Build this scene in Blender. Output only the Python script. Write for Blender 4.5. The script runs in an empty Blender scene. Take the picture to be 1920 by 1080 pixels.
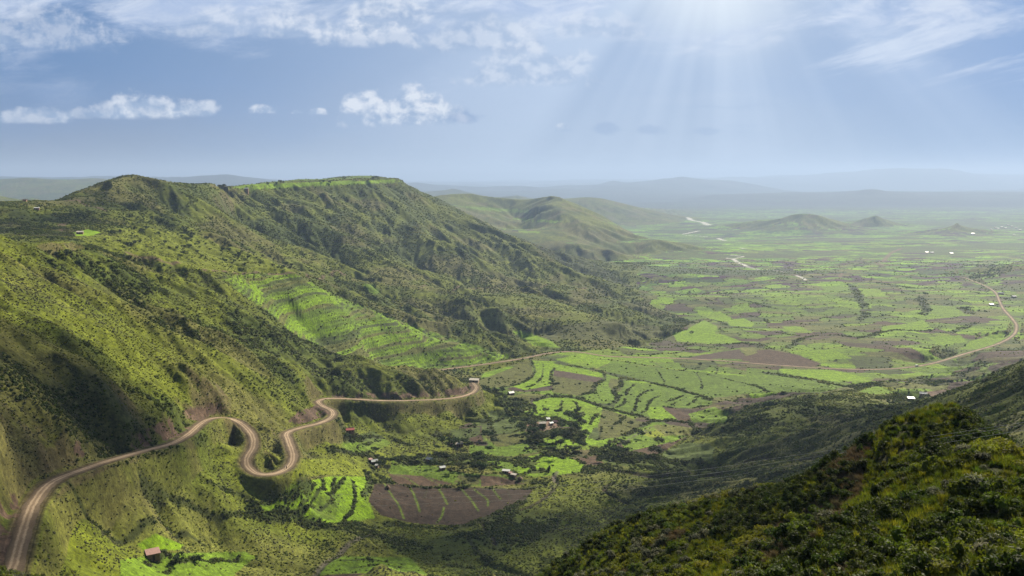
import bpy, math, random, os
import numpy as np
from mathutils import Vector, Matrix

# ------------------------------------------------------------------ camera, sky, sun, exposure
SC = bpy.context.scene
COL = SC.collection
W0, H0, FPX = 1920.0, 1080.0, 1663.0
PITCH = math.atan(215.0 / FPX)                      # horizon at y = 325 of 1080
SUN_AZ, SUN_EL = math.radians(34), math.radians(33)  # to the right of the view, above the frame
cam_d = bpy.data.cameras.new('camera')
cam = bpy.data.objects.new('camera', cam_d)
COL.objects.link(cam)
cam_d.sensor_width = 36.0
cam_d.lens = 36.0 * FPX / W0
cam_d.clip_start = 0.5
cam_d.clip_end = 90000
cam.location = (0, 0, 0)
cam.rotation_euler = (math.radians(90) - PITCH, 0, 0)
SC.camera = cam

SC.view_settings.view_transform = 'Standard'
SC.view_settings.look = 'None'
SC.view_settings.exposure = 1.2
SC.view_settings.gamma = 1.0
SC.view_settings.use_curve_mapping = False

SC.cycles.max_bounces = 5
SC.cycles.diffuse_bounces = 2
SC.cycles.glossy_bounces = 1
SC.cycles.transmission_bounces = 2
SC.cycles.volume_bounces = 0
SC.cycles.transparent_max_bounces = 64
SC.cycles.caustics_reflective = False
SC.cycles.caustics_refractive = False
SC.cycles.use_adaptive_sampling = True
SC.cycles.adaptive_threshold = 0.012
SC.cycles.use_denoising = True

SUN_DIR = Vector((math.cos(SUN_EL) * math.sin(SUN_AZ), math.cos(SUN_EL) * math.cos(SUN_AZ), math.sin(SUN_EL)))
sun_d = bpy.data.lights.new('sun', 'SUN')
sun_d.energy = 5.0
sun_d.angle = math.radians(0.5)
sun_d.color = (1.0, 0.91, 0.72)
sun = bpy.data.objects.new('sun', sun_d)
sun.rotation_euler = (-SUN_DIR).to_track_quat('-Z', 'Y').to_euler()
COL.objects.link(sun)


class NT:
    """small helper to write node trees"""
    def __init__(s, nt):
        s.nt = nt
        s.nt.nodes.clear()

    def n(s, kind, ins=None, **props):
        nd = s.nt.nodes.new(kind)
        for k, v in props.items():
            setattr(nd, k, v)
        for k, v in (ins or {}).items():
            sock = nd.inputs[k]
            if isinstance(v, bpy.types.NodeSocket):
                s.nt.links.new(v, sock)
            else:
                sock.default_value = v
        return nd

    def m(s, op, a, b=None, c=None, clamp=False):
        nd = s.n('ShaderNodeMath', {0: a}, operation=op, use_clamp=clamp)
        for i, v in ((1, b), (2, c)):
            if v is not None:
                if isinstance(v, bpy.types.NodeSocket):
                    s.nt.links.new(v, nd.inputs[i])
                else:
                    nd.inputs[i].default_value = v
        return nd.outputs[0]

    def mix(s, f, a, b, blend='MIX'):
        nd = s.nt.nodes.new('ShaderNodeMix')
        nd.data_type = 'RGBA'
        nd.blend_type = blend
        for i, v in ((0, f), (6, a), (7, b)):
            if isinstance(v, bpy.types.NodeSocket):
                s.nt.links.new(v, nd.inputs[i])
            else:
                nd.inputs[i].default_value = v if i == 0 else (*v, 1.0)
        return nd.outputs[2]

    def ss(s, x, a, b):
        nd = s.n('ShaderNodeMapRange', {0: x, 1: a, 2: b, 3: 0.0, 4: 1.0}, interpolation_type='SMOOTHSTEP')
        return nd.outputs[0]

    def noise(s, vec, scale, detail=4.0, rough=0.55, dist=0.0):
        return s.n('ShaderNodeTexNoise', {'Vector': vec, 'Scale': scale, 'Detail': detail, 'Roughness': rough,
                                          'Distortion': dist}).outputs['Fac']


def slin(r, g, b):
    return tuple((c / 255 / 12.92 if c <= 10 else ((c / 255 + .055) / 1.055) ** 2.4) for c in (r, g, b))


def build_world():
    w = bpy.data.worlds.new("World")
    SC.world = w
    w.use_nodes = True
    t = NT(w.node_tree)
    sky = t.n('ShaderNodeTexSky', sky_type='NISHITA', sun_disc=False, sun_elevation=SUN_EL,
              sun_rotation=SUN_AZ, altitude=1800.0, air_density=1.3, dust_density=2.0, ozone_density=2.0)
    tc = t.n('ShaderNodeTexCoord')
    sp = t.n('ShaderNodeSeparateXYZ', {0: tc.outputs['Generated']})
    x, y, z = sp.outputs
    yy = t.m('MAXIMUM', y, 0.02)
    u = t.m('DIVIDE', x, yy)          # tangent of the bearing
    s = t.m('DIVIDE', z, yy)          # tangent of the elevation
    E = 1 / 2.30                      # the exposure of 1.2 undone

    def col(r, g, b, k=1.0):
        return tuple(v * E * k for v in slin(r, g, b))
    # thin overcast veil: grey at the horizon, blue higher up, deeper to the left and right
    h = t.ss(s, -.01, .13)
    left = t.ss(u, .05, -.60)
    right = t.ss(u, .22, .62)
    c_lo = t.mix(left, col(166, 186, 213), col(138, 155, 181))
    c_lo = t.mix(right, c_lo, col(142, 171, 208))
    c_hi = t.mix(left, col(154, 179, 214), col(106, 142, 189))
    c_hi = t.mix(right, c_hi, col(132, 166, 214))
    c = t.mix(h, c_lo, c_hi)
    # broad uneven tone
    vec = t.n('ShaderNodeCombineXYZ', {0: t.m('MULTIPLY', u, 1.0), 1: t.m('MULTIPLY', s, 2.6), 2: 0.0}).outputs[0]
    f = t.noise(vec, 3.2, 4, .5)
    c = t.mix(t.m('MULTIPLY', t.ss(f, .48, .72), .30), c, col(128, 164, 214))
    # glow of the hidden sun and the beams under it
    du = t.m('SUBTRACT', u, .225); ds = t.m('SUBTRACT', s, .215)
    rad = t.m('SQRT', t.m('ADD', t.m('MULTIPLY', du, du), t.m('MULTIPLY', t.m('MULTIPLY', ds, ds), 1.6)))
    ang = t.m('ARCTAN2', du, t.m('SUBTRACT', .30, s))
    av = t.n('ShaderNodeCombineXYZ', {0: ang, 1: 0.0, 2: 3.3}).outputs[0]
    beam = t.noise(av, 2.9, 3, .5)
    beam = t.ss(beam, .36, .62)
    fall = t.ss(rad, .66, .03)
    fall2 = t.ss(rad, .15, .0)
    side = t.ss(t.m('ABSOLUTE', ang), 1.25, .9)
    c = t.mix(t.m('MULTIPLY', t.m('MULTIPLY', beam, fall), t.m('MULTIPLY', side, .60)), c, col(205, 222, 246))
    c = t.mix(t.m('MULTIPLY', fall, .18), c, col(222, 236, 253))
    c = t.mix(t.m('MULTIPLY', fall2, .75), c, col(240, 248, 255, 1.05))
    # high cloud sheets, wispy
    v2 = t.n('ShaderNodeCombineXYZ', {0: t.m('ADD', t.m('MULTIPLY', u, 1.0), t.m('MULTIPLY', s, -.8)), 1: t.m('MULTIPLY', s, 3.0), 2: 5.0}).outputs[0]
    n1 = t.noise(v2, 5.2, 9, .56, .35)
    n2 = t.noise(v2, 14.0, 7, .68, .6)
    top = t.ss(s, .105, .185)
    lcl = t.m('MULTIPLY', t.ss(u, .13, -.05), t.ss(u, -.62, -.40))
    bank = t.m('ADD', t.m('MULTIPLY', n1, .75), t.m('MULTIPLY', n2, .25))
    thr = t.m('SUBTRACT', .565, t.m('MULTIPLY', t.m('MULTIPLY', top, .17), t.m('ADD', .45, t.m('MULTIPLY', lcl, .65))))
    k = t.m('MULTIPLY', t.ss(t.m('SUBTRACT', bank, thr), -.05, .13), t.ss(s, .055, .12))
    k = t.m('MULTIPLY', k, t.m('ADD', .35, t.m('MULTIPLY', top, .45)))
    c = t.mix(k, c, t.mix(t.ss(n2, .3, .7), col(180, 200, 234), col(226, 235, 250)))
    # streaks on the right
    v3 = t.n('ShaderNodeCombineXYZ', {0: t.m('ADD', u, t.m('MULTIPLY', s, -1.6)), 1: t.m('ADD', t.m('MULTIPLY', s, 4.5), t.m('MULTIPLY', u, -1.0)), 2: 1.0}).outputs[0]
    n3 = t.noise(v3, 7.0, 8, .62, .3)
    k3 = t.m('MULTIPLY', t.m('MULTIPLY', t.ss(n3, .52, .70), t.m('MULTIPLY', t.ss(s, .085, .12), t.ss(s, .20, .16))), t.m('MULTIPLY', t.ss(u, .22, .40), .62))
    c = t.mix(k3, c, col(226, 236, 252))
    # darker cloud shelf near the beams
    vd = t.n('ShaderNodeCombineXYZ', {0: t.m('MULTIPLY', u, 1.0), 1: t.m('MULTIPLY', s, 7.0), 2: 9.0}).outputs[0]
    nd_ = t.noise(vd, 5.0, 6, .55)
    kd = t.m('MULTIPLY', t.m('MULTIPLY', t.ss(nd_, .50, .66), t.m('MULTIPLY', t.ss(s, .03, .06), t.ss(s, .10, .075))), t.m('MULTIPLY', t.ss(u, -.02, .08), t.m('MULTIPLY', t.ss(u, .42, .25), .35)))
    c = t.mix(kd, c, col(140, 168, 208))
    # cumulus puffs: flat base, billowed top
    pv = t.n('ShaderNodeCombineXYZ', {0: u, 1: t.m('MULTIPLY', s, 1.25), 2: 2.0}).outputs[0]
    b1 = t.noise(pv, 34.0, 8, .60, .15)
    pv2 = t.n('ShaderNodeVectorMath', {0: pv, 1: (-.006, -.012, 0)}, operation='ADD').outputs[0]
    b2 = t.noise(pv2, 34.0, 8, .60, .15)
    for cu, base, hw, hh, amt in ((-.158, .056, .036, .040, 1.0), (-.135, .056, .050, .030, 1.0), (-.112, .057, .040, .046, 1.0), (-.088, .057, .040, .036, .95), (-.062, .058, .026, .022, .8), (-.530, .057, .050, .020, .6), (-.47, .061, .050, .013, .4),
                                  (-.445, .062, .035, .020, .6), (-.405, .063, .050, .033, .8), (-.352, .064, .036, .022, .75), (-.277, .067, .018, .011, .85), (-.215, .065, .014, .009, .85), (-.238, .066, .008, .005, .7),
                                  (.058, .047, .014, .012, .5), (.02, .100, .09, .050, .45), (-.03, .135, .09, .04, .45), (-.30, .152, .10, .035, .45), (-.22, .150, .08, .03, .5), (.09, .150, .06, .03, .35), (-.520, .138, .10, .05, .45), (-.135, .158, .055, .05, .7), (-.165, .140, .07, .03, .55)):
        ex = t.m('DIVIDE', t.m('SUBTRACT', u, cu), hw)
        ey = t.m('DIVIDE', t.m('SUBTRACT', s, base), hh)
        r2 = t.m('ADD', t.m('MULTIPLY', ex, ex), t.m('MULTIPLY', ey, ey))
        d = t.m('SUBTRACT', t.m('ADD', t.m('MULTIPLY', b1, 2.1), -.14), r2)
        body = t.m('MULTIPLY', t.ss(d, .05, .55), t.ss(t.m('ADD', ey, t.m('MULTIPLY', b1, .3)), -.02, .22))
        lit = t.m('ADD', t.m('MULTIPLY', t.m('SUBTRACT', b1, b2), 5.0), t.m('ADD', .25, t.m('MULTIPLY', ey, .75)), None, True)
        c = t.mix(t.m('MULTIPLY', body, amt), c, t.mix(lit, col(160, 183, 215), col(228, 235, 247)))
    for cu, base, hw, hh, amt in ((.105, .049, .022, .010, .35), (.155, .048, .026, .009, .35), (.215, .047, .02, .006, .2), (-.05, .062, .03, .010, .5)):
        ex = t.m('DIVIDE', t.m('SUBTRACT', u, cu), hw)
        ey = t.m('DIVIDE', t.m('SUBTRACT', s, base), hh)
        d = t.m('SUBTRACT', t.m('ADD', t.m('MULTIPLY', b1, 2.1), -.30), t.m('ADD', t.m('MULTIPLY', ex, ex), t.m('MULTIPLY', ey, ey)))
        c = t.mix(t.m('MULTIPLY', t.ss(d, .1, .7), amt), c, col(125, 155, 200))
    # clear-sky light mixes in away from the veil
    nish = t.mix(1.0, sky.outputs[0], (.036, .036, .036), 'MULTIPLY')
    c = t.mix(t.m('MULTIPLY', t.ss(s, .35, 1.2), .85), c, nish)
    c = t.mix(t.ss(y, .12, .02), c, t.mix(.12, nish, col(150, 178, 216)))
    bg = t.n('ShaderNodeBackground', {'Color': c, 'Strength': 1.0})
    t.n('ShaderNodeOutputWorld', {'Surface': bg.outputs[0]})


build_world()

# ------------------------------------------------------------------ numeric tools
cP, sP = math.cos(PITCH), math.sin(PITCH)


def px_to_us(px, py):
    """pixel -> (u = X/Y, s = Z/Y)"""
    x = (np.asarray(px, float) - 960.0) / FPX
    y = (540.0 - np.asarray(py, float)) / FPX
    d = cP + y * sP
    return x / d, (-sP + y * cP) / d


def us_to_px(u, s):
    """(u, s) -> pixel"""
    u = np.asarray(u, float); s = np.asarray(s, float)
    zc = cP - s * sP
    yc = sP + s * cP
    return 960.0 + FPX * u / zc, 540.0 - FPX * yc / zc


def hash2(ix, iy, seed=0):
    h = (ix.astype(np.int64) * 374761393 + iy.astype(np.int64) * 668265263 + seed * 1442695041) & 0xFFFFFFFF
    h = ((h ^ (h >> 13)) * 1274126177) & 0xFFFFFFFF
    h = (h ^ (h >> 16)) & 0xFFFFFFFF
    return (h / 4294967295.0).astype(np.float32)


def vnoise(x, y, seed=0):
    xi = np.floor(x); yi = np.floor(y)
    fx = (x - xi).astype(np.float32); fy = (y - yi).astype(np.float32)
    xi = xi.astype(np.int64); yi = yi.astype(np.int64)
    fx = fx * fx * fx * (fx * (fx * 6 - 15) + 10); fy = fy * fy * fy * (fy * (fy * 6 - 15) + 10)
    a = hash2(xi, yi, seed); b = hash2(xi + 1, yi, seed)
    c = hash2(xi, yi + 1, seed); d = hash2(xi + 1, yi + 1, seed)
    return (a + (b - a) * fx) * (1 - fy) + (c + (d - c) * fx) * fy


def fbm(x, y, lam, octs=4, seed=0, gain=0.5):
    v = np.zeros(np.shape(x), np.float32); amp = 1.0; tot = 0.0; f = 1.0 / lam
    for o in range(octs):
        # rotate each octave so no grid shows
        ca, sa = math.cos(0.6 + o * 1.1), math.sin(0.6 + o * 1.1)
        v += amp * vnoise((x * ca - y * sa) * f + 17.3 * o, (x * sa + y * ca) * f - 9.1 * o, seed + o)
        tot += amp; amp *= gain; f *= 2.03
    return v / tot


def sstep(x, a, b):
    t = np.clip((x - a) / (b - a), 0, 1)
    return t * t * (3 - 2 * t)


# ------------------------------------------------------------------ terrain control lines
CP = []      # u, lnY, z


def L(*pts, step=0.02):
    prev = None
    for p in pts:
        px, py, Y = p
        u, s = px_to_us(px, py)
        cur = (float(u), math.log(Y), float(s))
        if prev is None:
            CP.append((cur[0], cur[1], cur[2] * Y))
        else:
            n = max(1, int(math.hypot(cur[0] - prev[0], cur[1] - prev[1]) / step))
            for i in range(1, n + 1):
                t = i / n
                lu = prev[0] + (cur[0] - prev[0]) * t
                ll = prev[1] + (cur[1] - prev[1]) * t
                ls = prev[2] + (cur[2] - prev[2]) * t
                CP.append((lu, ll, ls * math.exp(ll)))
        prev = cur


def P(*pts):
    for p in pts:
        L(p)


def Hd(*pts):
    for px, Y, z in pts:
        CP.append(((px - 960.0) / FPX, math.log(Y), z))


# A: foreground hill on the right
L((1000, 1115, 155), (1040, 1090, 150), (1095, 1042, 146), (1150, 997, 141), (1225, 964, 138), (1300, 948, 135), (1400, 932, 128),
  (1480, 918, 120), (1550, 888, 114), (1600, 864, 110), (1665, 824, 105), (1720, 792, 102), (1760, 784, 101), (1800, 782, 98), (1850, 806, 88),
  (1920, 856, 76), (2050, 930, 62), (2200, 1000, 50))
Hd((1920, 88, -32), (1920, 105, -43), (1920, 125, -54), (1860, 101, -35), (1860, 120, -46), (2050, 75, -32), (2050, 95, -44), (1800, 114, -40), (2200, 66, -32), (1980, 150, -62))
P((1480, 1080, 62), (1700, 1080, 45), (1920, 1080, 36), (1200, 1080, 105), (1700, 900, 72), (1500, 980, 85),
  (1850, 950, 55), (1300, 1020, 105), (1600, 940, 80), (1780, 830, 84), (1400, 970, 108))
Hd((960, 4, -2.6), (400, 4, -2.6), (1500, 4, -2.6), (100, 4, -2.6), (1900, 4, -2.6), (2300, 4, -2.6), (-300, 4, -2.6),
   (960, 20, -13), (960, 60, -36), (960, 120, -66), (960, 200, -105), (960, 340, -160), (400, 20, -12), (400, 100, -60), (400, 200, -105),
   (100, 20, -12), (100, 60, -36), (100, 150, -74), (-300, 100, -45), (-300, 220, -70), (-300, 400, -30), (-300, 600, 0),
   (-300, 20, -11), (2300, 20, -11), (2300, 60, -24), (2300, 120, -28), (2300, 300, -60), (2300, 600, -60), (1500, 20, -12.5), (1900, 20, -11.8),
   (1040, 190, -104), (1300, 190, -92), (1480, 180, -80), (1600, 180, -78), (1720, 180, -76), (1850, 170, -74),
   (1920, 150, -62), (1150, 300, -156), (1400, 300, -142), (1650, 300, -124), (1920, 220, -84), (700, 330, -150), (700, 200, -105),
   (2100, 900, -150), (2300, 900, -140), (2100, 1300, -250), (2300, 1500, -260))
# right-hand dark slopes and knoll
L((2100, 660, 380), (1920, 712, 430), (1850, 728, 470), (1800, 740, 500), (1740, 756, 530), (1690, 772, 560), (1620, 790, 590), (1500, 818, 620))
P((1300, 925, 520), (1480, 898, 470), (1600, 842, 430), (1700, 800, 450), (1790, 756, 440), (1880, 790, 310), (1920, 822, 255),
  (1400, 850, 610), (1300, 870, 640), (1200, 888, 620), (1600, 810, 520), (1560, 850, 480), (1420, 890, 540), (1180, 935, 540))
L((1250, 838, 715), (1330, 803, 745), (1400, 772, 765), (1470, 750, 790), (1540, 744, 820), (1600, 736, 860), (1650, 723, 900), (1690, 728, 930))
P((1500, 785, 720), (1420, 810, 700), (1600, 765, 740), (1690, 752, 800), (1733, 744, 900), (1760, 745, 760), (1340, 835, 690))
Hd((1500, 960, -238), (1400, 900, -235), (1640, 1040, -250), (1760, 960, -238), (1850, 900, -225), (1920, 800, -190))
# lower middle basin
P((1100, 900, 610), (1150, 940, 540), (1100, 1000, 480), (1000, 960, 540), (1000, 1080, 440), (900, 1000, 490), (850, 985, 515),
  (750, 985, 500), (700, 1010, 450), (640, 1050, 410), (600, 1080, 385), (560, 980, 446), (500, 1000, 414), (400, 1000, 400),
  (300, 960, 375), (200, 980, 325), (250, 905, 380), (380, 868, 440), (400, 905, 418), (440, 935, 425), (560, 920, 475), (510, 908, 450), (520, 930, 446), (480, 958, 430),
  (600, 870, 520), (680, 880, 580), (650, 930, 510), (700, 905, 560), (700, 975, 500), (850, 930, 570), (1000, 920, 590),
  (930, 890, 610), (1090, 870, 650), (1030, 850, 670), (900, 850, 670), (750, 860, 620), (660, 842, 600), (656, 806, 640),
  (720, 800, 700), (800, 800, 720), (720, 772, 735), (850, 770, 800), (900, 790, 770), (950, 760, 860), (1000, 800, 750),
  (1100, 800, 780), (1200, 850, 690), (1000, 740, 930), (1100, 740, 950), (1200, 780, 850), (1300, 800, 790), (1400, 740, 980),
  (1200, 720, 1040), (1000, 700, 1080), (1350, 700, 1130), (287, 1040, 330), (100, 1060, 248), (160, 1000, 290), (420, 1070, 355),
  (810, 1060, 430))
# main road (terrain passes through it)
ROAD_A = [(5, 1120, 215), (25, 1060, 232), (45, 990, 255), (62, 945, 275), (95, 905, 300), (150, 882, 325), (210, 862, 355), (270, 845, 388),
          (320, 832, 415), (352, 815, 442), (375, 795, 470), (395, 785, 492), (425, 783, 508), (452, 795, 508), (472, 815, 495), (474, 838, 480), (462, 860, 464),
          (468, 880, 456), (490, 889, 452), (520, 887, 458), (543, 873, 470), (549, 852, 488), (540, 825, 518), (538, 812, 540), (560, 803, 562),
          (600, 793, 588), (622, 781, 612), (622, 770, 632), (603, 760, 655), (597, 752, 672), (615, 747, 690), (660, 748, 705), (720, 751, 720),
          (790, 750, 755), (850, 746, 800), (882, 738, 830), (893, 727, 858), (886, 717, 885)]
L(*ROAD_A)
L((835, 692, 1080), (900, 684, 1120), (980, 672, 1170), (1030, 662, 1215), (1080, 659, 1235), (1140, 668, 1225), (1250, 671, 1225),
  (1350, 676, 1215), (1450, 684, 1200), (1560, 691, 1190), (1660, 692, 1200), (1740, 683, 1240), (1810, 663, 1330), (1895, 632, 1480))
# C: near left mountain: ridge, spurs and gullies
L((-150, 430, 480), (0, 449, 545), (60, 452, 590), (140, 455, 660), (250, 478, 790), (350, 497, 850), (410, 517, 862), (470, 560, 850),
  (540, 611, 838), (620, 656, 818), (700, 676, 800), (790, 690, 815), (850, 701, 842), (882, 713, 872))
C_TAB = [(-150, 1050, 200, 430, 480), (0, 1000, 243, 449, 545), (60, 938, 277, 452, 590), (95, 898, 305, 453, 620), (140, 879, 325, 455, 660), (200, 858, 354, 466, 720), (250, 843, 384, 478, 790),
         (350, 816, 440, 497, 850), (400, 780, 494, 514, 860), (470, 775, 535, 560, 850), (540, 765, 590, 611, 838), (600, 746, 682, 645, 824), (700, 743, 719, 676, 800),
         (790, 742, 762, 690, 815), (850, 741, 803, 701, 842), (882, 730, 832, 713, 872)]


def face_y(px, py, k=1.0):
    t = np.array(C_TAB, float)
    pb, yb, pr, yr = (np.interp(px, t[:, 0], t[:, i]) for i in (1, 2, 3, 4))
    q = min(max((pb - py) / (pb - pr), 0), 1)
    return float(math.exp(math.log(yb) + (math.log(yr) - math.log(yb)) * q ** 1.7) * k)


def LF(k, *pts):
    full = []
    for (x0, y0), (x1, y1) in zip(pts[:-1], pts[1:]):
        for i in range(4):
            full.append((x0 + (x1 - x0) * i / 4, y0 + (y1 - y0) * i / 4))
    full.append(pts[-1])
    n = len(full)
    L(*[(x, y, face_y(x, y, 1 + (k - 1) * min(1, 2.5 * min(i + .3, n - 1 - i + .3) / n))) for i, (x, y) in enumerate(full)])


SPUR, GUL = 0.989, 1.011
LF(SPUR, (-60, 480), (30, 560), (110, 650), (200, 720), (300, 765), (345, 800))
LF(GUL, (-80, 560), (0, 640), (70, 740), (150, 820))
LF(SPUR, (-120, 640), (-40, 740), (20, 830))
LF(GUL, (40, 480), (110, 560), (180, 640), (270, 705), (345, 760))
LF(SPUR, (110, 480), (200, 560), (290, 640), (370, 700), (430, 750))
LF(GUL, (190, 500), (280, 580), (370, 655), (440, 710), (500, 752))
LF(SPUR, (270, 510), (350, 580), (430, 640), (510, 695), (570, 745))
LF(GUL, (330, 525), (410, 590), (490, 650), (550, 695), (590, 728))
LF(SPUR, (400, 540), (470, 600), (550, 660), (630, 700), (700, 728))
LF(GUL, (520, 625), (590, 665), (650, 700))
P(*[(px, py, face_y(px, py)) for px, py in ((640, 690), (780, 715), (830, 722), (740, 700), (-150, 700), (-150, 850), (-100, 950))])
# behind C: hollow, saddle
Hd((0, 640, -62), (0, 720, -76), (60, 760, -74), (-200, 700, -60))
P((0, 440, 900), (100, 445, 860), (140, 440, 940), (200, 440, 960), (150, 437, 980), (300, 470, 930), (60, 420, 1000), (60, 392, 1160),
  (150, 400, 1150), (250, 430, 1080), (330, 455, 1060))
# D: terraced slope
P((430, 514, 930), (500, 515, 1015), (560, 516, 1060), (480, 540, 960), (640, 560, 1100), (560, 570, 1000), (750, 601, 1150), (660, 610, 1050),
  (870, 642, 1160), (780, 650, 1110), (560, 600, 985), (600, 640, 985), (700, 664, 1050), (800, 683, 1095), (960, 668, 1175), (870, 675, 1120), (920, 662, 1155))
Hd((560, 900, -175), (640, 910, -195), (760, 930, -222), (850, 970, -232))
# B: peak and its shoulders
L((-150, 372, 1200), (0, 379, 1280), (90, 376, 1320), (150, 360, 1360), (200, 338, 1440), (225, 330, 1480), (250, 328, 1500), (285, 333, 1515), (330, 345, 1540),
  (370, 351, 1600), (410, 351, 1700), (440, 352, 1950))
L((250, 329, 1500), (300, 375, 1380), (350, 415, 1290), (400, 442, 1240), (480, 480, 1180), (555, 511, 1090))
L((200, 340, 1420), (210, 385, 1280), (220, 420, 1120))
L((150, 365, 1340), (110, 395, 1200), (130, 425, 1050))
P((250, 390, 1280), (300, 430, 1160), (350, 460, 1110), (430, 490, 1080), (60, 400, 1120), (0, 410, 1080), (180, 385, 1270))
Hd((-150, 1500, -80), (0, 1460, -66), (90, 1500, -64), (150, 1540, -52), (200, 1620, -34), (250, 1700, -30), (300, 1680, -30), (330, 1700, -38), (370, 1760, -45), (410, 1830, -46), (400, 2100, -62), (350, 2100, -75), (250, 1850, -70), (150, 1800, -95), (0, 1750, -105), (420, 2250, -60))
# gully between B and the mesa
L((425, 360, 1850), (440, 400, 1650), (500, 450, 1480), (570, 512, 1290), (650, 552, 1220), (770, 602, 1200), (870, 645, 1200), (960, 662, 1215))
# mesa: front rim, far rim, slopes
L((440, 352, 1950), (480, 348, 2020), (520, 346, 2100), (600, 344, 2200), (680, 339, 2350), (750, 338, 2500), (775, 341, 2550), (790, 350, 2565),
  (805, 368, 2560), (830, 382, 2530), (860, 391, 2500), (920, 419, 2430), (948, 429, 2400), (985, 452, 2330), (1050, 492, 2200),
  (1130, 541, 2000), (1180, 566, 1900), (1240, 598, 1750))
P((480, 346, 2600), (560, 336, 2700), (650, 334, 3000), (740, 336, 2950), (620, 338, 2600), (520, 343, 2300), (600, 339.5, 2450), (680, 338, 2550), (740, 338, 2700), (620, 337, 2750), (460, 348, 2150))
L((450, 368, 1900), (520, 366, 2020), (600, 362, 2130), (690, 352, 2280), (745, 362, 2400))   # foot of the upper cliff
L((455, 375, 1860), (520, 425, 1700), (590, 470, 1580), (650, 505, 1480), (720, 545, 1330))     # spur
L((520, 370, 1990), (580, 430, 1780), (650, 490, 1600), (700, 530, 1450), (780, 590, 1260))       # gully
L((610, 362, 2120), (670, 425, 1900), (740, 475, 1740), (820, 525, 1580), (890, 560, 1450))     # spur
L((650, 362, 2180), (710, 425, 1990), (790, 490, 1790), (870, 545, 1600), (950, 580, 1450))    # gully
L((705, 352, 2300), (770, 410, 2130), (850, 460, 1980), (930, 505, 1830), (1010, 545, 1700), (1100, 580, 1560), (1180, 610, 1420))
L((755, 370, 2380), (820, 430, 2220), (890, 470, 2100), (960, 515, 1960), (1040, 548, 1800), (1120, 575, 1690))
L((1100, 542, 1850), (1180, 575, 1700), (1230, 610, 1520), (1210, 640, 1370))
# knolls at the mesa foot
L((875, 603, 1300), (895, 596, 1290), (930, 612, 1270), (980, 640, 1250), (1015, 660, 1240))
P((870, 625, 1225), (920, 645, 1215), (1100, 618, 1380), (1060, 630, 1350), (1150, 645, 1300), (1080, 652, 1270), (1010, 625, 1380))
Hd((930, 1340, -242), (980, 1330, -250))
# F: ridge behind the mesa
L((960, 452, 2900), (985, 447, 2860), (1010, 453, 2820), (1060, 477, 2760), (1110, 498, 2650), (1160, 530, 2500), (1200, 556, 2350))
P((1080, 510, 2550), (1120, 535, 2350), (1030, 480, 2650))
# valley floor
ZF = [(1300, -262), (1500, -270), (2000, -281), (2600, -298), (3300, -318), (4500, -347), (6000, -376), (8000, -405), (11000, -432), (15000, -455), (25000, -480), (60000, -500)]
for _Y, _z in ZF:
    for _px in range(1000, 2400, 70):
        if _Y < 1450 and _px < 1260: continue
        if _Y < 3000 and _px < 1240: continue
        if 2200 < _Y < 3000 and 1820 < _px < 2100: continue
        if 4000 < _Y < 6500 and _px < 1190: continue
        if _Y == 6000 and 1390 < _px < 1600: continue
        if 5500 < _Y < 6500 and 1590 < _px < 1840: continue
        if 7000 < _Y < 8500 and _px < 1270: continue
        if 12000 < _Y: continue
        Hd((_px, _Y, _z))
# hills in the valley
L((1200, 452, 3750), (1230, 449, 3700), (1260, 456, 3650), (1300, 468, 3600)); Hd((1180, 3500, -322), (1300, 4100, -336), (1220, 4200, -338))
L((1440, 412, 6100), (1480, 403, 6000), (1510, 400, 6000), (1545, 405, 5950), (1580, 416, 5900)); Hd((1500, 5500, -366), (1420, 5600, -368), (1580, 5500, -367), (1500, 6600, -384), (1620, 6300, -380), (1380, 6000, -376))
L((1385, 417, 6200), (1415, 413, 6150), (1440, 418, 6100))
L((1620, 412, 6600), (1642, 404, 6500), (1665, 414, 6500)); Hd((1640, 6000, -374), (1640, 7200, -393), (1700, 6500, -382))
L((1740, 430, 5500), (1770, 425, 5450), (1795, 418, 5400), (1815, 428, 5350), (1840, 436, 5300)); Hd((1790, 5000, -355), (1790, 5900, -372), (1720, 5400, -362), (1870, 5400, -362))
L((1850, 510, 2500), (1885, 496, 2550), (1920, 490, 2600), (2000, 486, 2600)); Hd((1800, 2500, -294), (1860, 2250, -286), (1920, 2100, -280), (1950, 3000, -305))
L((815, 367, 4700), (850, 364, 4700), (885, 363, 4750), (930, 371, 4700), (975, 374, 4700), (1000, 371, 4650), (1030, 367.5, 4550), (1055, 370, 4500),
  (1085, 381, 4450), (1125, 401, 4350), (1168, 426, 4250), (1200, 443, 4200), step=0.012)
L((885, 364, 4750), (930, 400, 4350), (985, 430, 4000)); L((930, 375, 4700), (960, 400, 4450), (1000, 415, 4250))
L((1030, 368, 4550), (1055, 395, 4150), (1110, 422, 3850), (1165, 450, 3750)); L((1000, 371, 4650), (1005, 400, 4200), (1050, 425, 3850))
P((900, 420, 3900), (1000, 445, 3600), (1080, 460, 3400), (1150, 470, 3350), (1000, 470, 3150))
Hd((900, 5400, -250), (1050, 5400, -340), (1150, 5000, -350), (700, 5000, -200))
L((950, 372, 7600), (1000, 376, 7500), (1060, 373, 7500), (1100, 370, 7500), (1135, 373, 7500), (1190, 386, 7400), (1240, 400, 7300), (1290, 412, 7200))
Hd((1100, 6600, -380), (1200, 6600, -384), (1150, 8600, -408))
P((960, 367, 9500), (970, 366, 9500), (940, 370, 9500), (990, 371, 9500), (850, 354, 11000), (830, 358, 11000), (870, 358, 11000), (900, 366, 11000))
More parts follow.
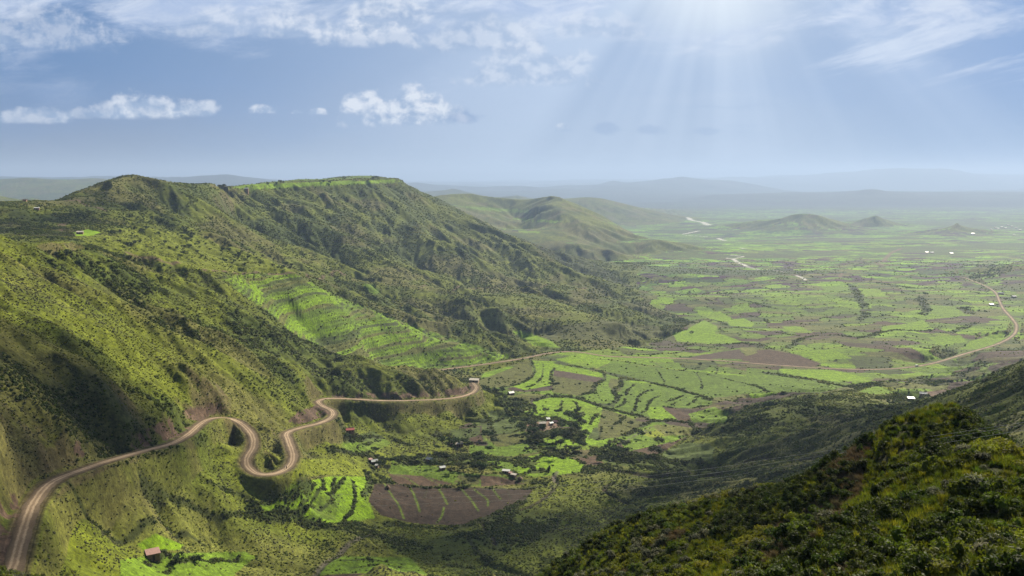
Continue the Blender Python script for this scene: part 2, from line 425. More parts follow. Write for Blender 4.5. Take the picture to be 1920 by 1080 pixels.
# far plateau
L((1280, 376, 14500), (1330, 366, 14500), (1450, 364, 14300), (1560, 364, 14200), (1600, 362, 14000), (1612, 357.5, 14000), (1650, 357, 14000), (1668, 362, 14000), (1700, 361.5, 14000),
  (1740, 364, 14000), (1850, 365, 13800), (1870, 361, 13800), (1890, 364, 13800), (1920, 363, 13500), (2300, 362, 13500))
Hd((1400, 12300, -440), (1550, 12300, -440), (1700, 12300, -440), (1850, 12000, -438), (2200, 12000, -438), (1200, 14000, -450), (1100, 14000, -450))
P(*[(px, 362.5, 19000) for px in range(1350, 2300, 90)])
Hd(*[(px, 23000, -470) for px in range(1000, 2300, 120)])
# farther mountains
L((1000, 352, 22000), (1060, 343, 22000), (1110, 348, 22000), (1150, 339, 22000), (1180, 345, 22000), (1230, 341, 22000), (1280, 337, 22000), (1330, 341, 22000), (1380, 346, 22000), (1440, 356, 22000))
L((1400, 341, 31000), (1440, 335, 31000), (1500, 338, 31000), (1540, 334, 31000), (1560, 328, 31000), (1620, 326, 31000), (1660, 321, 31000), (1680, 318, 31000), (1790, 319, 31000),
  (1820, 326, 31000), (1880, 333, 31000), (1920, 338, 31000), (2300, 345, 31000))
Hd(*[(px, 27000, -480) for px in range(1000, 2300, 120)])
L((-200, 345, 9000), (0, 338, 9000), (50, 335, 9000), (120, 338, 9100), (180, 335, 9200), (300, 345, 9300), (420, 352, 9500)); Hd((0, 7600, -250), (100, 7600, -250), (300, 11000, -300))
L((-100, 360, 4200), (0, 366, 4300), (30, 373, 4300), (70, 382, 4300)); L((30, 377, 4900), (50, 373, 4950), (75, 373, 5000), (95, 379, 5000)); Hd((0, 2600, -180), (0, 6000, -260), (200, 3000, -200), (-200, 2500, -150))
L((340, 334, 16000), (420, 328, 16000), (470, 334, 16000))
Hd((250, 1700, -40), (250, 2200, -150), (420, 3500, -120), (620, 3600, -150), (780, 3300, -200), (860, 3300, -240), (950, 3300, -290), (700, 9000, -420), (900, 9000, -420), (400, 7000, -350), (600, 13000, -440), (900, 13000, -440))
Hd(*[(px, 60000, -500) for px in range(-300, 2300, 200)])

_cp = np.array(CP)
# thin out near-duplicates
_key = np.round(_cp[:, :2] / 0.003).astype(int)
_, _ix = np.unique(_key, axis=0, return_index=True)
_cp = _cp[np.sort(_ix)]


def rbf_fit(c):
    D = np.sqrt((c[:, None, 0] - c[None, :, 0]) ** 2 + (c[:, None, 1] - c[None, :, 1]) ** 2 + 0.006 ** 2)
    n = len(c)
    A = np.zeros((n + 3, n + 3))
    A[:n, :n] = -D - 1e-9 * np.eye(n) + 0.0
    A[:n, n] = 1; A[:n, n + 1:] = c[:, :2]; A[n:, :n] = A[:n, n:].T
    b = np.zeros(n + 3); b[:n] = c[:, 2] / np.exp(0.85 * c[:, 1])
    return np.linalg.solve(A, b)


_w = rbf_fit(_cp)
CU0, CU1, NCU = -1.0, 1.0, 620
CL0, CL1, NCL = math.log(3.0), math.log(60000.0), 700


def coarse():
    us = np.linspace(CU0, CU1, NCU).astype(np.float32); ls = np.linspace(CL0, CL1, NCL).astype(np.float32)
    out = np.zeros((NCL, NCU), np.float32)
    c = _cp.astype(np.float32); w = _w[:-3].astype(np.float32)
    du2 = (us[:, None] - c[None, :, 0]) ** 2 + np.float32(0.006 ** 2)
    for i, l in enumerate(ls):
        D = np.sqrt(du2 + (l - c[None, :, 1]) ** 2)
        out[i] = (-(D @ w) + _w[-3] + _w[-2] * us + _w[-1] * l) * math.exp(0.85 * l)
    return out


ZC = coarse()
print('control points', len(_cp))


def samp(G, u, l):
    """smooth (Catmull-Rom) lookup in a coarse grid; G[l,u]"""
    fu = np.clip((u - CU0) / (CU1 - CU0) * (NCU - 1), 1, NCU - 3.001)
    fl = np.clip((l - CL0) / (CL1 - CL0) * (NCL - 1), 1, NCL - 3.001)
    iu = fu.astype(int); il = fl.astype(int); tu = (fu - iu).astype(np.float32); tl = (fl - il).astype(np.float32)

    def wts(t):
        return (-0.5 * t + t * t - 0.5 * t ** 3, 1 - 2.5 * t * t + 1.5 * t ** 3, 0.5 * t + 2 * t * t - 1.5 * t ** 3, -0.5 * t * t + 0.5 * t ** 3)
    wu = wts(tu); wl = wts(tl); out = 0
    for a in range(4):
        r = 0
        for b in range(4):
            r = r + wu[b] * G[il + a - 1, iu + b - 1]
        out = out + wl[a] * r
    return out


# ------------------------------------------------------------------ fine grid
QUICK = 1.0
_inner = np.linspace(-0.635, 0.635, int(1300 / QUICK))
_o = np.geomspace(0.64, 0.98, 36)
GU = np.concatenate([-_o[::-1], _inner, _o])
_seg = [(3, 20, .03), (20, 170, .0048), (170, 260, .0045), (260, 3200, .0029), (3200, 9000, .0045), (9000, 59000, .007)]
_l = []
for a, b, d in _seg:
    n = int(math.log(b / a) / (d * QUICK))
    _l.append(np.linspace(math.log(a), math.log(b), n, endpoint=False))
GL = np.concatenate(_l + [[math.log(59000)]])
NL, NU = len(GL), len(GU)
print('grid', NL, NU, NL * NU)
UU, LL = np.meshgrid(GU.astype(np.float32), GL.astype(np.float32))
YY = np.exp(LL)
XX = UU * YY
ZZ = samp(ZC, UU, LL).astype(np.float32)


def grads(Z):
    zu = np.gradient(Z, GU, axis=1) / YY
    zl = np.gradient(Z, GL, axis=0) / YY
    return zu.astype(np.float32), (zl - UU * zu).astype(np.float32)


# gullies cut down the slopes, octave by octave
GX, GY = grads(ZZ)
SLOPE = np.sqrt(GX * GX + GY * GY)
mask_e = sstep(SLOPE, 0.07, 0.30)
PX, PY = us_to_px(UU, ZZ / YY)


def inpoly(poly, px=None, py=None, yr=(0, 1e9)):
    """which grid vertices lie in a pixel polygon (and depth range)"""
    px = PX if px is None else px; py = PY if py is None else py
    xs = [p[0] for p in poly]; ys = [p[1] for p in poly]
    m = (px >= min(xs)) & (px <= max(xs)) & (py >= min(ys)) & (py <= max(ys)) & (YY >= yr[0]) & (YY <= yr[1])
    qx, qy = px[m], py[m]
    c = np.zeros(len(qx), bool)
    for (x0, y0), (x1, y1) in zip(poly, poly[1:] + poly[:1]):
        if y0 == y1: continue
        c ^= ((qy < y0) != (qy < y1)) & (qx < x0 + (qy - y0) * (x1 - x0) / (y1 - y0))
    out = np.zeros(px.shape, bool)
    out[m] = c
    return out


def blur(a, n):
    """box blur over the grid, n cells each way, twice"""
    for _ in range(2):
        for ax in (0, 1):
            pad = [(0, 0), (0, 0)]; pad[ax] = (n + 1, n)
            c = np.cumsum(np.pad(a, pad, mode='edge').astype(np.float64), axis=ax)
            a = ((c[2 * n + 1:] - c[:-2 * n - 1]) if ax == 0 else (c[:, 2 * n + 1:] - c[:, :-2 * n - 1])) / (2 * n + 1)
    return a.astype(np.float32)


POLY_D = [(395, 520), (440, 514), (500, 513), (560, 516), (600, 540), (640, 560), (750, 601), (870, 642), (962, 668), (900, 683), (835, 692), (780, 695), (700, 690), (600, 670), (520, 620), (450, 560), (430, 530)]
PEAK = blur(inpoly([(120, 300), (330, 300), (420, 345), (420, 362), (300, 350), (250, 342), (200, 352), (120, 385)], yr=(1250, 1800)), 8)
mask_e *= 1 - .75 * PEAK
D_SOFT = blur(inpoly(POLY_D, yr=(880, 1260)), 10)
mask_e *= 1 - 0.85 * D_SOFT
mask_e *= 1 - 0.6 * blur(inpoly([(60, 1095), (60, 1000), (150, 900), (400, 800), (480, 900), (560, 880), (640, 800), (900, 740), (900, 1095)], yr=(200, 900)), 12)


def gully(lam, gx, gy, seed):
    inv = 1 / (np.sqrt(gx * gx + gy * gy) + 1e-4)
    sx, sy = -gy * inv, gx * inv
    x = XX / lam; y = YY / lam
    ix = np.floor(x); iy = np.floor(y); fx = x - ix; fy = y - iy
    ix = ix.astype(np.int64); iy = iy.astype(np.int64)
    va = np.zeros_like(x); vd = np.zeros_like(x); wt = np.zeros_like(x)
    K = 2 * math.pi * 1.15
    for i in (-1, 0, 1):
        for j in (-1, 0, 1):
            dx = fx - i - hash2(ix + i, iy + j, seed) * .8 - .1
            dy = fy - j - hash2(ix + i, iy + j, seed + 7) * .8 - .1
            w = np.exp(-2.2 * (dx * dx + dy * dy))
            ph = (dx * sx + dy * sy) * K
            va += np.cos(ph) * w; vd += -np.sin(ph) * w; wt += w
    return va / wt, vd / wt * K / lam, sx, sy


def band(lo0, lo1, hi0, hi1):
    return sstep(LL, math.log(lo0), math.log(lo1)) * (1 - sstep(LL, math.log(hi0), math.log(hi1)))


gx, gy = GX.copy(), GY.copy()
for lam, amp, m in ((320, 14, band(1250, 1500, 3200, 3600)), (128, 4.5, band(300, 450, 850, 1100)), (700, 7, band(3500, 5000, 60000, 90000)), (300, 3.5, band(2800, 4200, 20000, 30000)), (130, 7.5, band(900, 1250, 6000, 9000)), (62, 4.2, band(170, 300, 3500, 5000)),
                    (30, 2.1, band(170, 300, 2600, 3500)), (14, 0.9, band(170, 300, 1500, 2000))):
    v, d, sx, sy = gully(lam, gx, gy, int(lam))
    a = amp * mask_e * m * (0.45 + 1.1 * fbm(XX, YY, lam * 3, 2, seed=int(lam) + 3))
    a[YY < 175] = 0
    ZZ += a * (v - 0.55)
    gx += a * d * sx; gy += a * d * sy
del v, d, sx, sy
# jagged far ranges
ZZ += (fbm(XX, YY, 2600, 5, seed=39, gain=.55) - .5) * 260 * sstep(LL, math.log(15500), math.log(20000))
ZZ += (fbm(XX, YY, 1500, 5, seed=40, gain=.5) - .5) * 70 * sstep(LL, math.log(7000), math.log(9500)) * sstep(SLOPE, .01, .05)
# general roughness
ZZ += (fbm(XX, YY, 45, 4, seed=31) - .5) * 3.0 * (0.25 + mask_e) * band(170, 320, 3000, 5000)
ZZ += (fbm(XX, YY, 900, 5, seed=37) - .5) * 26 * sstep(LL, math.log(3000), math.log(9000)) * (0.35 + mask_e)
ZZ += (fbm(XX, YY, 14, 4, seed=41) - .5) * 2.6 * (1 - sstep(YY, 130, 200)) * sstep(YY, 15, 40)
ZZ += (fbm(XX, YY, 7, 3, seed=43) - .5) * 1.6 * mask_e * band(170, 300, 2600, 4200)


def gidx(u, l):
    return np.interp(u, GU, np.arange(NU)), np.interp(l, GL, np.arange(NL))


def ground_z(X, Y):
    """height of the finished ground at world X, Y (arrays)"""
    X = np.atleast_1d(np.asarray(X, float)); Y = np.atleast_1d(np.asarray(Y, float))
    a, b = gidx(X / Y, np.log(Y))
    i = np.clip(a.astype(int), 0, NU - 2); j = np.clip(b.astype(int), 0, NL - 2); a = a - i; b = b - j
    return (ZZ[j, i] * (1 - a) + ZZ[j, i + 1] * a) * (1 - b) + (ZZ[j + 1, i] * (1 - a) + ZZ[j + 1, i + 1] * a) * b


def hit(px, py, y0=20.0, y1=55000.0):
    """world point on the ground seen at a photograph pixel"""
    u, s = px_to_us(px, py)
    a = float(np.interp(u, GU, np.arange(NU))); i = min(int(a), NU - 2); a -= i
    z = ZZ[:, i] * (1 - a) + ZZ[:, i + 1] * a
    Yc = np.exp(GL)
    d = z - float(s) * Yc
    ok = (Yc > y0) & (Yc < y1)
    k = np.nonzero(ok[1:] & (d[1:] >= 0) & (d[:-1] < 0))[0]
    if len(k) == 0:
        kk = np.argmin(np.where(ok, np.abs(d) / Yc, 1e9)); Y = Yc[kk]
    else:
        kk = k[0]; t = -d[kk] / (d[kk + 1] - d[kk]); Y = math.exp(GL[kk] + (GL[kk + 1] - GL[kk]) * t)
    X = float(u) * Y
    return Vector((X, Y, float(ground_z(X, Y)[0])))


def catmull(pts, n=8):
    p = [np.array(q, float) for q in pts]
    p = [2 * p[0] - p[1]] + p + [2 * p[-1] - p[-2]]
    out = []
    for i in range(1, len(p) - 2):
        for k in range(n):
            t = k / n
            out.append(0.5 * (2 * p[i] + (p[i + 1] - p[i - 1]) * t + (2 * p[i - 1] - 5 * p[i] + 4 * p[i + 1] - p[i + 2]) * t * t
                              + (3 * p[i] - p[i - 1] - 3 * p[i + 1] + p[i + 2]) * t ** 3))
    out.append(p[-2])
    return np.array(out)


def resample(c, step):
    d = np.r_[0, np.cumsum(np.linalg.norm(np.diff(c[:, :2], axis=0), axis=1))]
    n = max(2, int(d[-1] / step) + 1)
    t = np.linspace(0, d[-1], n)
    return np.stack([np.interp(t, d, c[:, k]) for k in range(c.shape[1])], 1)


def near(line, R):
    """distance field of every grid vertex within R metres of a world polyline (N,3): returns (j,i,dist,value index)"""
    dist = {}
    D = np.full((NL, NU), 1e9, np.float32); I = np.zeros((NL, NU), np.int32)
    for k, p in enumerate(line):
        X, Y = p[0], p[1]
        if Y < 20: continue
        r = R
        lo = np.searchsorted(GL, math.log(max(3.1, Y - r))); hi = np.searchsorted(GL, math.log(Y + r)) + 1
        ul = np.searchsorted(GU, (X - r) / (Y - r if X - r < 0 else Y + r)); uh = np.searchsorted(GU, (X + r) / (Y + r if X + r < 0 else Y - r)) + 1
        sl = (slice(max(lo - 1, 0), hi), slice(max(ul - 1, 0), uh))
        d = np.hypot(XX[sl] - X, YY[sl] - Y)
        m = d < D[sl]
        D[sl][m] = d[m]; I[sl][m] = k
    m = D < R
    return m, D, I


def us_world(p):
    u, s = px_to_us(p[0], p[1])
    return (float(u) * p[2], p[2], float(s) * p[2])


# ------------------------------------------------------------------ roads, cut into the ground
ROAD_B = [(818, 694, 1072), (835, 692, 1080), (900, 684, 1120), (980, 672, 1170), (1030, 662, 1215), (1080, 659, 1235), (1140, 668, 1225), (1250, 671, 1225),
          (1350, 676, 1215), (1450, 684, 1200), (1560, 691, 1190), (1660, 692, 1200), (1740, 683, 1240), (1810, 663, 1330), (1870, 645, 1410), (1900, 628, 1490), (1906, 612, 1570)]
road_lines = {}
lineA = resample(catmull([us_world(p) for p in ROAD_A]), 1.5)
ptsB = [us_world(p) for p in ROAD_B]
for q in [(1900, 600), (1882, 580), (1874, 565), (1866, 548), (1845, 535), (1815, 523), (1801, 519)]:
    ptsB.append(tuple(hit(q[0], q[1], 1400)))
lineB = resample(catmull(ptsB), 2.5)


def smooth1(a, k):
    ker = np.ones(k) / k
    pad = np.pad(a, (k // 2, k // 2), mode='edge')
    return np.convolve(pad, ker, 'valid')[:len(a)]


def cut_road(line, hw, shoulder, k):
    line[:, 2] = smooth1(line[:, 2], k)
    m, D, I = near(line, shoulder)
    rz = line[I[m], 2]
    w = sstep(D[m], hw * 1.25, shoulder)
    # keep what lies in front of the road low so that it never hides it
    ZZ[m] = rz * (1 - w) + ZZ[m] * w
    ZZ[m] -= 0.18 * (D[m] < hw * 1.05)
    return m, D


roadA = cut_road(lineA, 3.5, 10, 9)
roadB = cut_road(lineB, 4.2, 14, 21)
ROADD = np.minimum(roadA[1], roadB[1])
GX, GY = grads(ZZ)
SLOPE = np.sqrt(GX * GX + GY * GY)
PX, PY = us_to_px(UU, ZZ / YY)
PX = PX.astype(np.float32); PY = PY.astype(np.float32)


# ------------------------------------------------------------------ what grows where: ground colours
def lin(r, g, b):
    return np.array([((c / 255) / 12.92 if c <= 10 else ((c / 255 + .055) / 1.055) ** 2.4) for c in (r, g, b)], np.float32)


C_BRIGHT = np.array([.142, .236, .006], np.float32)
C_MID = np.array([.098, .158, .011], np.float32)
C_OLIVE = np.array([.105, .112, .026], np.float32)
C_DULL = np.array([.060, .082, .018], np.float32)
C_BROWN = np.array([.070, .045, .028], np.float32)
C_PURPLE = np.array([.066, .047, .034], np.float32)
C_SHRUB = np.array([.056, .076, .009], np.float32)
C_GRASS = np.array([.104, .123, .009], np.float32)
C_DRY = np.array([.115, .100, .034], np.float32)
C_SOIL = np.array([.130, .085, .058], np.float32)
C_HEDGE = np.array([.028, .036, .009], np.float32)
C_ROCK = np.array([.115, .095, .080], np.float32)

wx = (fbm(XX, YY, 60, 3, seed=51) - .5); wy = (fbm(XX, YY, 60, 3, seed=52) - .5)
jx = PX + (fbm(XX, YY, 25, 3, seed=53) - .5) * 6 * np.clip(600 / YY, .15, 1.0)
jy = PY + (fbm(XX, YY, 25, 3, seed=54) - .5) * 4 * np.clip(600 / YY, .15, 1.0)
big = fbm(XX, YY, 220, 4, seed=55); mid = fbm(XX, YY, 40, 4, seed=56); fine = fbm(XX, YY, 6, 3, seed=57)

# hillside cover: grass with shrub patches, dry tops, bare steep bits
f_gr = sstep(big * .5 + mid * .5, .38, .60)[..., None]
ALB = C_SHRUB * (1 - f_gr) + C_GRASS * f_gr
f_dry = (sstep(fbm(XX, YY, 90, 4, seed=58), .52, .68) * .6)[..., None]
ALB = ALB * (1 - f_dry) + C_DRY * f_dry
ALB = ALB * (0.62 + .76 * fine[..., None])
f_rock = (sstep(SLOPE, 1.15, 1.6) * .5 * sstep(mid, .35, .6))[..., None]
ALB = ALB * (1 - f_rock) + C_SOIL * f_rock * .9
SHRUB = (0.62 + .45 * (1 - f_gr[..., 0])).astype(np.float32)         # how densely shrubs stand

_ll = inpoly([(0, 1095), (60, 960), (200, 880), (400, 830), (480, 900), (560, 890), (560, 980), (700, 1000), (820, 1095)], yr=(200, 620)); SHRUB[_ll] = .70; ALB[_ll] = ALB[_ll] * .7 + C_GRASS * .45
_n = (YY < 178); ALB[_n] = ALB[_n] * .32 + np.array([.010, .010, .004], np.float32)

# farmland: irregular patches
POLY_FARM = [(905, 700), (985, 676), (1045, 662), (1130, 655), (1240, 640), (1300, 603), (1225, 575), (1200, 555), (1190, 520), (1210, 497), (1330, 482), (1320, 468), (1290, 455), (1200, 447),
             (1290, 412), (1500, 395), (2300, 395), (2300, 690), (1920, 698), (1800, 722), (1745, 735), (1720, 748), (1690, 742), (1650, 716), (1600, 730), (1540, 738), (1480, 742), (1400, 762), (1340, 795), (1260, 832),
             (1160, 850), (1090, 862), (1010, 862), (960, 845), (900, 850), (860, 800), (940, 770), (1000, 770), (960, 745), (925, 730), (900, 715)]
FARM = inpoly(POLY_FARM, jx, jy, (640, 60000))
FARM |= (YY > 3200) & (SLOPE < .06)
FARM &= ~((SLOPE > .2) & (YY > 1300))


def cells(x, y, seed):
    ix = np.floor(x).astype(np.int64); iy = np.floor(y).astype(np.int64)
    d1 = np.full(x.shape, 9., np.float32); d2 = d1.copy(); cid = np.zeros(x.shape, np.float32)
    for i in (-1, 0, 1):
        for j in (-1, 0, 1):
            dx = (ix + i + .12 + .76 * hash2(ix + i, iy + j, seed)) - x
            dy = (iy + j + .12 + .76 * hash2(ix + i, iy + j, seed + 1)) - y
            d = (np.abs(dx) ** 1.6 + np.abs(dy) ** 1.6).astype(np.float32)
            c = hash2(ix + i, iy + j, seed + 2)
            n = d < d1
            d2 = np.where(n, d1, np.minimum(d2, d)); cid = np.where(n, c, cid); d1 = np.where(n, d, d1)
    return cid, d2 - d1


def pick(r, table):
    """table: [(cumulative share, colour)]"""
    out = np.zeros(r.shape + (3,), np.float32); lo = 0
    for hi, c in table:
        m = (r >= lo) & (r < hi); out[m] = c; lo = hi
    return out


FT = [(.26, C_BRIGHT), (.52, C_MID), (.72, C_OLIVE), (.84, C_DULL), (.93, C_PURPLE), (1.01, C_BROWN)]
c1, e1 = cells((XX + wx * 60 + YY * .25) / 66, (YY + wy * 80 - XX * .18) / 40, 61)
c2, e2 = cells((XX + wx * 60 + 900 - YY * .1) / 150, (YY + wy * 80) / 80, 71)
bigf = fbm(XX, YY, 500, 2, seed=66)
r1 = np.where(e1 > 0, c1, c1)
r = np.clip(r1 + (bigf - .5) * .5, 0, 1)
fcol = pick(r, FT)
r2 = np.clip(c2 + (bigf - .5) * .3, 0, 1)
fcol2 = pick(r2, FT)
k2 = sstep(LL, math.log(2800), math.log(4800))[..., None]
fcol = fcol * (1 - k2) + (fcol * .35 + fcol2 * .65) * k2
k3 = sstep(LL, math.log(3200), math.log(7000))[..., None]; fcol = fcol * (1 - .30 * k3) + C_DULL * .7 * .30 * k3
th = (c1 * 7.3 % 1 - .5) * 1.1
sv = (XX * np.sin(th) + YY * np.cos(th) + 10 * wx) / (13 + 14 * (c1 * 3.7 % 1))
sid = hash2(np.floor(sv).astype(np.int64), np.floor(c1 * 9999).astype(np.int64), 77)
sln = (1 - sstep(np.abs(sv - np.floor(sv) - .5) * 2, .80, .97)) 
strip_k = (1 - .7 * sstep(LL, math.log(2200), math.log(4200)))
fcol = fcol * (1 + ((sid - .5) * .50 * strip_k)[..., None])
fcol = np.where(((sid > .80) & (YY < 3600))[..., None], fcol * .5 + C_OLIVE * .5, fcol)
fcol = fcol * (.62 + .38 * np.where(strip_k > .4, sln, 1.0)[..., None])
_kf = (.9 * sstep(LL, math.log(1900), math.log(3200)))[..., None]; _mn = C_OLIVE * .85; fcol = np.clip(_mn + (fcol - _mn) * (1 + _kf), .008, .4)
streak = fbm(XX * .35 + YY * .1, YY * 1.6, 9, 3, seed=67)
fcol = fcol * (.78 + .44 * streak[..., None]) * (.85 + .3 * mid[..., None])
edge_w = (.075 * np.clip(YY / 1300, .8, 2.5))
hed = (1 - sstep(e1, edge_w * .35, edge_w)) * (0.35 + .65 * sstep(fbm(XX, YY, 22, 2, seed=68), .38, .55)) * (c1 > .15)
fade = 1 - .15 * sstep(LL, math.log(1800), math.log(5000))
fcol = fcol * (1 - (hed * fade)[..., None] * .8) + C_HEDGE * (hed * fade)[..., None] * .8
# scrubby, wooded strips across the plain
scrub = .85 * sstep(fbm(XX * .40 + 3000, YY * 1.1, 330, 5, seed=69), .57, .64) * sstep(LL, math.log(1250), math.log(1700))
fcol = fcol * (1 - scrub[..., None]) + (C_HEDGE * 1.5 + C_DULL * .25) * scrub[..., None] * (.7 + .6 * fine[..., None])
ALB = np.where(FARM[..., None], fcol, ALB)
SHRUB = np.where(FARM, 0.02 + .5 * hed * (YY < 3200) + 0.28 * scrub, SHRUB).astype(np.float32)


def field(poly, col, yr=(300, 60000), bush=0.0, soft=0.16):
    m = inpoly(poly, jx, jy, yr)
    rows = .5 + .5 * np.sin((XX[m] * math.cos(poly[0][0]) + YY[m] * math.sin(poly[0][0])) * 2.2 + 5 * mid[m])
    v = (1 - soft + 2 * soft * streak[m][:, None]) * (.86 + .28 * fine[m][:, None]) * (.93 + .14 * rows[:, None])
    # sown patches come up unevenly: blotches of the neighbouring tone
    b = sstep(mid[m], .50, .66)[:, None] * .28
    alt = C_OLIVE if col is C_BRIGHT or col is C_MID else (C_DULL if col is C_OLIVE else col * 1.15)
    ALB[m] = (col * (1 - b) + alt * b) * v
    SHRUB[m] = bush
    return m


# terraces of slope D: bright treads, dark risers
mD = inpoly(POLY_D, jx, jy, (880, 1260))
tz = (ZZ + 1.6 * wx + 0.05 * XX) / 3.2 + fbm(XX, YY, 60, 3, seed=81) * 3.0
tf = tz - np.floor(tz)
ris = (1 - sstep(np.abs(tf - .5), .10, .19)) * (.35 + .65 * sstep(fbm(XX, YY, 16, 2, seed=82), .36, .5))
# patchwork of the single terraces
tid = hash2(np.floor(tz).astype(np.int64), np.floor((XX * .8 - YY * .5 + 14 * wx) / 34 + np.floor(tz) * .37).astype(np.int64), 83)
tc = pick(tid, [(.50, C_BRIGHT), (.74, C_MID), (.92, C_OLIVE), (1.01, C_DULL)])
up = sstep(fbm(XX, YY, 120, 3, seed=84) + (510 - PY) / 200, .45, .75)[..., None] * .5
tc = tc * (1 - up) + (C_GRASS * 1.05) * up
tc = tc * (.88 + .24 * fine[..., None])
tc = tc * (1 - ris[..., None] * .78) + C_HEDGE * 1.2 * ris[..., None] * .78
ALB[mD] = tc[mD]
ledge = np.abs(((ZZ + 5 * wx + .03 * XX) / 8.5 + .8 * fbm(XX, YY, 160, 2, seed=85)) % 1 - .5)
led = (1 - sstep(ledge, .05, .13)) * sstep(fbm(XX, YY, 70, 3, seed=86), .44, .58) * (YY > 700) * (YY < 3100) * (SLOPE > .12) * (~FARM) * (~mD)
ALB = ALB * (1 - .42 * led[..., None]); ZZ -= .7 * led
SHRUB[mD] = (.015 + .42 * ris + .10 * up[..., 0])[mD]
ZZ[mD] += ((tf - .5 - (sstep(tf, .42, .58) - .5)) * -1.6)[mD]

# contour terraces on the lower spur of the mesa
for poly in ([(1030, 612), (1130, 600), (1235, 612), (1250, 632), (1180, 640), (1040, 635)], [(960, 600), (1050, 606), (1050, 640), (990, 632)]):
    m = inpoly(poly, jx, jy, (1180, 1700))
    ALB[m] = (C_OLIVE * .75 * (1 - ris[..., None] * .75) + C_HEDGE * ris[..., None])[m]
    SHRUB[m] = (.1 + .9 * ris)[m]
field([(678, 533), (700, 533), (715, 548), (700, 552), (688, 545)], C_MID, (1100, 1500))
field([(960, 620), (985, 622), (1035, 640), (1050, 652), (1000, 648), (975, 632)], C_BRIGHT, (1200, 1500))
# fields on the mesa top
field([(420, 354), (470, 349), (560, 347), (640, 343), (700, 341), (655, 338), (560, 342), (470, 345)], C_BRIGHT * .9, (1850, 3400))
field([(560, 345), (700, 341), (760, 341), (740, 338), (600, 341)], C_BRIGHT, (1850, 3400))
mtop = (YY > 1950) & (YY < 3400) & (PX > 440) & (PX < 790) & (SLOPE < .12)
ALB[mtop] = C_MID * .9 * (.8 + .4 * fine[mtop][:, None]); SHRUB[mtop] = .03
m = inpoly([(450, 352), (600, 343), (740, 336), (740, 342), (600, 348), (460, 356)], jx, jy, (1850, 2700)); ALB[m] = C_BRIGHT * (.8 + .4 * fine[m][:, None]); SHRUB[m] = 0
# grassy open slope between the near mountain and the peak, with scattered bushes
m = inpoly([(135, 445), (170, 432), (260, 425), (420, 450), (560, 512), (420, 512), (330, 500), (200, 470)], jx, jy, (620, 1250))
ALB[m] = (C_GRASS * 1.15 * (.8 + .4 * fine[..., None]))[m]; SHRUB[m] = .22
field([(135, 436), (165, 430), (190, 436), (170, 443), (140, 442)], C_BRIGHT * 1.25, (800, 1150))

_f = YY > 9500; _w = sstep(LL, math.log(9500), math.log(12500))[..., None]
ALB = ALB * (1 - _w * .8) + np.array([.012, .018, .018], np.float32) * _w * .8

m = inpoly([(975, 440), (1020, 450), (1120, 495), (1200, 550), (1230, 570), (1180, 566), (1050, 495)], jx, jy, (2300, 3300)); ALB[m] *= .55  # ridge behind the mesa: darker growth and its shaded side, put into the colour
# small fields of the basin
field([(485, 948), (560, 903), (620, 893), (691, 893), (699, 905), (690, 935), (702, 972), (640, 982), (560, 976), (480, 965)], C_BRIGHT, (400, 640), .06)
field([(600, 930), (640, 925), (628, 975), (575, 972)], C_MID, (400, 640), .06)
field([(560, 860), (640, 860), (690, 880), (685, 892), (600, 890), (545, 900)], C_GRASS * 1.3, (400, 640), .25)
field([(702, 906), (850, 914), (1000, 918), (985, 940), (935, 957), (890, 982), (858, 986), (790, 982), (755, 977), (712, 965), (690, 942)], np.array([.040, .027, .018], np.float32), (400, 700), .01)
field([(735, 862), (790, 868), (860, 885), (930, 890), (985, 900), (960, 906), (900, 912), (840, 906), (760, 898), (728, 888)], C_MID * .8, (500, 760), .08)
field([(728, 888), (800, 893), (850, 907), (800, 913), (740, 908)], C_BROWN, (500, 700), .02)
field([(900, 890), (960, 898), (985, 908), (900, 912)], C_BROWN * 1.05, (500, 760), .02)
field([(860, 890), (900, 893), (895, 910), (850, 905)], C_OLIVE * .7, (500, 760), .02)
field([(970, 862), (1030, 846), (1062, 855), (1096, 870), (1090, 885), (1040, 890), (1000, 895), (960, 884)], C_BRIGHT, (560, 760), .03)
field([(905, 860), (960, 865), (975, 885), (930, 883)], C_MID, (500, 760), .15)
field([(1085, 860), (1122, 853), (1147, 862), (1118, 873), (1102, 872)], C_BROWN * 1.2, (560, 760))
field([(640, 832), (720, 822), (735, 832), (700, 848), (648, 850)], C_MID, (500, 760), .08)
field([(650, 818), (700, 808), (725, 822), (650, 832)], C_DULL, (500, 760), .25)
field([(900, 790), (960, 785), (990, 800), (960, 815), (905, 812)], C_DULL * 1.1, (560, 860), .03)
field([(912, 770), (960, 768), (990, 785), (925, 790)], C_DULL, (560, 900), .05)
field([(905, 815), (985, 812), (1000, 830), (930, 838)], C_OLIVE * .8, (560, 860), .03)
field([(845, 805), (900, 800), (900, 815), (850, 830)], C_DULL, (560, 860), .12)
field([(880, 835), (960, 838), (1020, 846), (960, 856), (880, 850)], C_MID * .95, (560, 860), .12)
field([(255, 1022), (290, 1000), (345, 1022), (335, 1031), (270, 1033)], C_BRIGHT * .85, (250, 420), .04)
field([(225, 1052), (300, 1037), (460, 1036), (482, 1046), (440, 1075), (430, 1090), (225, 1090)], C_MID * 1.05, (250, 420), .05)
field([(600, 1062), (640, 1043), (770, 1046), (802, 1078), (700, 1074), (590, 1078)], C_MID * 1.1, (330, 500), .06)
field([(610, 1078), (700, 1074), (790, 1080), (800, 1100), (590, 1100)], C_BROWN * .6, (330, 500))
